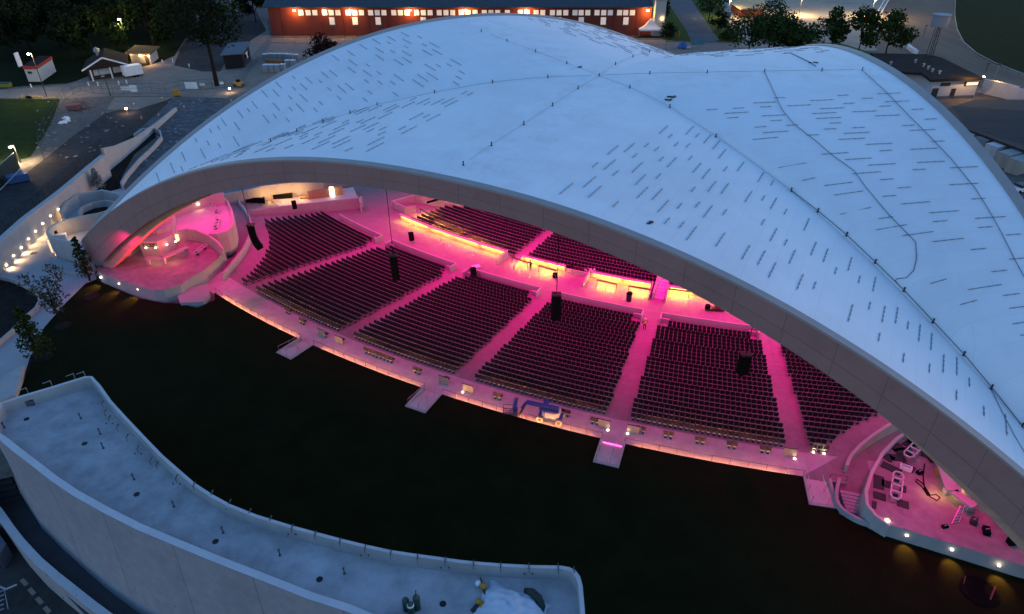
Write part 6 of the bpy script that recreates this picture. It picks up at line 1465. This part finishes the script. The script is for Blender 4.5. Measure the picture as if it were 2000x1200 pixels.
# people
def person(label, base, h, rz, arms, top, legs, hat=None, vest=None, skin=(.30, .17, .11)):
    me = bpy.data.meshes.new('person'); s = h/1.75
    J = dict(pel=(0, 0, .95), wst=(0, 0, 1.10), chs=(0, .01, 1.32), nck=(0, .0, 1.47), hd0=(0, .02, 1.56), hd1=(0, .02, 1.68), ls=(-.19, 0, 1.40), rs=(.19, 0, 1.40), lh=(-.10, 0, .90), rh=(.10, 0, .90), lk=(-.12, .03, .50), rk=(.12, -.02, .50), la=(-.13, 0, .08), ra=(.13, -.04, .08), lt=(-.14, .16, .03), rt=(.14, .12, .03))
    J.update(arms); RD = dict(pel=.15, wst=.14, chs=.16, nck=.06, hd0=.085, hd1=.10, ls=.07, rs=.07, lh=.09, rh=.09, lk=.065, rk=.065, la=.045, ra=.045, lt=.035, rt=.035, le=.045, re=.045, lw=.034, rw=.034, lf=.03, rf=.03)
    E_ = [('pel', 'wst'), ('wst', 'chs'), ('chs', 'nck'), ('nck', 'hd0'), ('hd0', 'hd1'), ('chs', 'ls'), ('chs', 'rs'), ('pel', 'lh'), ('pel', 'rh'), ('lh', 'lk'), ('rh', 'rk'), ('lk', 'la'), ('rk', 'ra'), ('la', 'lt'), ('ra', 'rt'), ('ls', 'le'), ('rs', 're'), ('le', 'lw'), ('re', 'rw'), ('lw', 'lf'), ('rw', 'rf')]
    nm = list(J); me.from_pydata([Vector(J[k])*s for k in nm], [(nm.index(a), nm.index(b)) for a, b in E_], []); o = bpy.data.objects.new('person', me); C.objects.link(o)
    sk = o.modifiers.new('skin', 'SKIN'); 
    for i, k in enumerate(nm): r_ = RD[k]*s; me.skin_vertices[0].data[i].radius = (r_, r_)
    me.skin_vertices[0].data[nm.index('pel')].use_root = True
    o.modifiers.new('sub', 'SUBSURF').levels = 1; o.modifiers['sub'].render_levels = 2
    # one body mesh, clothing colours by height and reach
    bpy.context.view_layer.update(); dg = bpy.context.evaluated_depsgraph_get(); ev = o.evaluated_get(dg); bm_ = bpy.data.meshes.new_from_object(ev); bpy.data.objects.remove(o)
    o = bpy.data.objects.new('person', bm_); C.objects.link(o); ORG[o.name] = Vector((0, 0, 0)); bm_.materials.clear()
    for m in (mat('skin', skin, .6, .1, 4), top, legs, BLACK): bm_.materials.append(m)
    hands = [Vector(J[k])*s for k in ('lw', 'rw')]
    for p in bm_.polygons:
        c = p.center; p.use_smooth = True
        p.material_index = 3 if c.z < .10*s else 2 if c.z < .96*s and abs(c.x) < .24*s else 0 if c.z > 1.49*s and abs(c.x) < .12 else 0 if min((c-hh).length for hh in hands) < .13*s else 1
    tag(o, label, 'person')
    if vest:
        v_ = MB().lathe((0, 0, 0), [(.175*s, .98*s), (.185*s, 1.1*s), (.20*s, 1.3*s), (.17*s, 1.43*s), (.09*s, 1.46*s)], 14); v_.build('vest', vest, o, True)
        MB().lathe((0, 0, 0), [(.19*s, 1.10*s), (.195*s, 1.15*s)], 14).build('reflective_band', WHITE, o)
    if hat: MB().lathe((0, .02*s, 1.70*s), [(.15*s, 0), (.12*s, .02*s), (.11*s, .08*s), (.05*s, .13*s)], 12).build('hard_hat', hat, o, True)
    else: MB().lathe((0, .0, 1.66*s), [(.11*s, 0), (.115*s, .06*s), (.08*s, .12*s), (.02*s, .14*s)], 10).build('hair', BLACK, o, True)
    for sx in (-1, 1): MB().lathe(Vector((sx*.035*s, .115*s, 1.64*s)), [(.012*s, -.01*s), (.014*s, 0), (.004*s, .01*s)], 6).build('eye', BLACK, o)
    o.location = base; o.rotation_euler = (0, 0, rz); return o
DK = mat('dark_cloth', (.012, .012, .016), .8, .2, 6)
person('person in dark clothes raising both hands to the face before the glowing counters', at(1036, 529, -2.8), 1.8, 2.4, dict(le=(-.36, .16, 1.26), re=(.36, .16, 1.26), lw=(-.14, .32, 1.50), rw=(.16, .32, 1.54), lf=(-.08, .36, 1.58), rf=(.10, .36, 1.62)), DK, DK)
person('person in yellow safety vest and pale hard hat at the central aisle head', at(1258, 645, zb(25)), 1.82, .2, dict(le=(-.30, .02, 1.16), re=(.30, .02, 1.16), lw=(-.30, .10, .93), rw=(.30, .10, .93), lf=(-.30, .13, .84), rf=(.30, .13, .84)), DK, DK, WHITE, mat('hi_vis_yellow', (.55, .50, .05), .7, .1, 4))
# a bin-like dark ring at the lower right lawn
t = thing('lawn_pit', 'dark round pit edge with a pink-tipped stake on the lawn at the lower right', 'pit', at(1912, 1155, LZ)); MB().lathe(at(1912, 1155, LZ), [(1.0, .0), (1.3, .10), (1.5, .02)], 20).build('rim', mat('leaf_pit', (.004, .004, .004), .95, .2, 2), t)
MB().beam(at(1934, 1172, LZ), at(1944, 1146, LZ+.3), .1, .1).build('stake', mat('pink_stake', (.16, .04, .05), .7, .1, 3), t); MB().beam(at(1882, 1140, LZ), at(1886, 1126, LZ+.3), .06, .06).build('thin_stake', mat('pink_stake', (.16, .04, .05), .7, .1, 3), t)
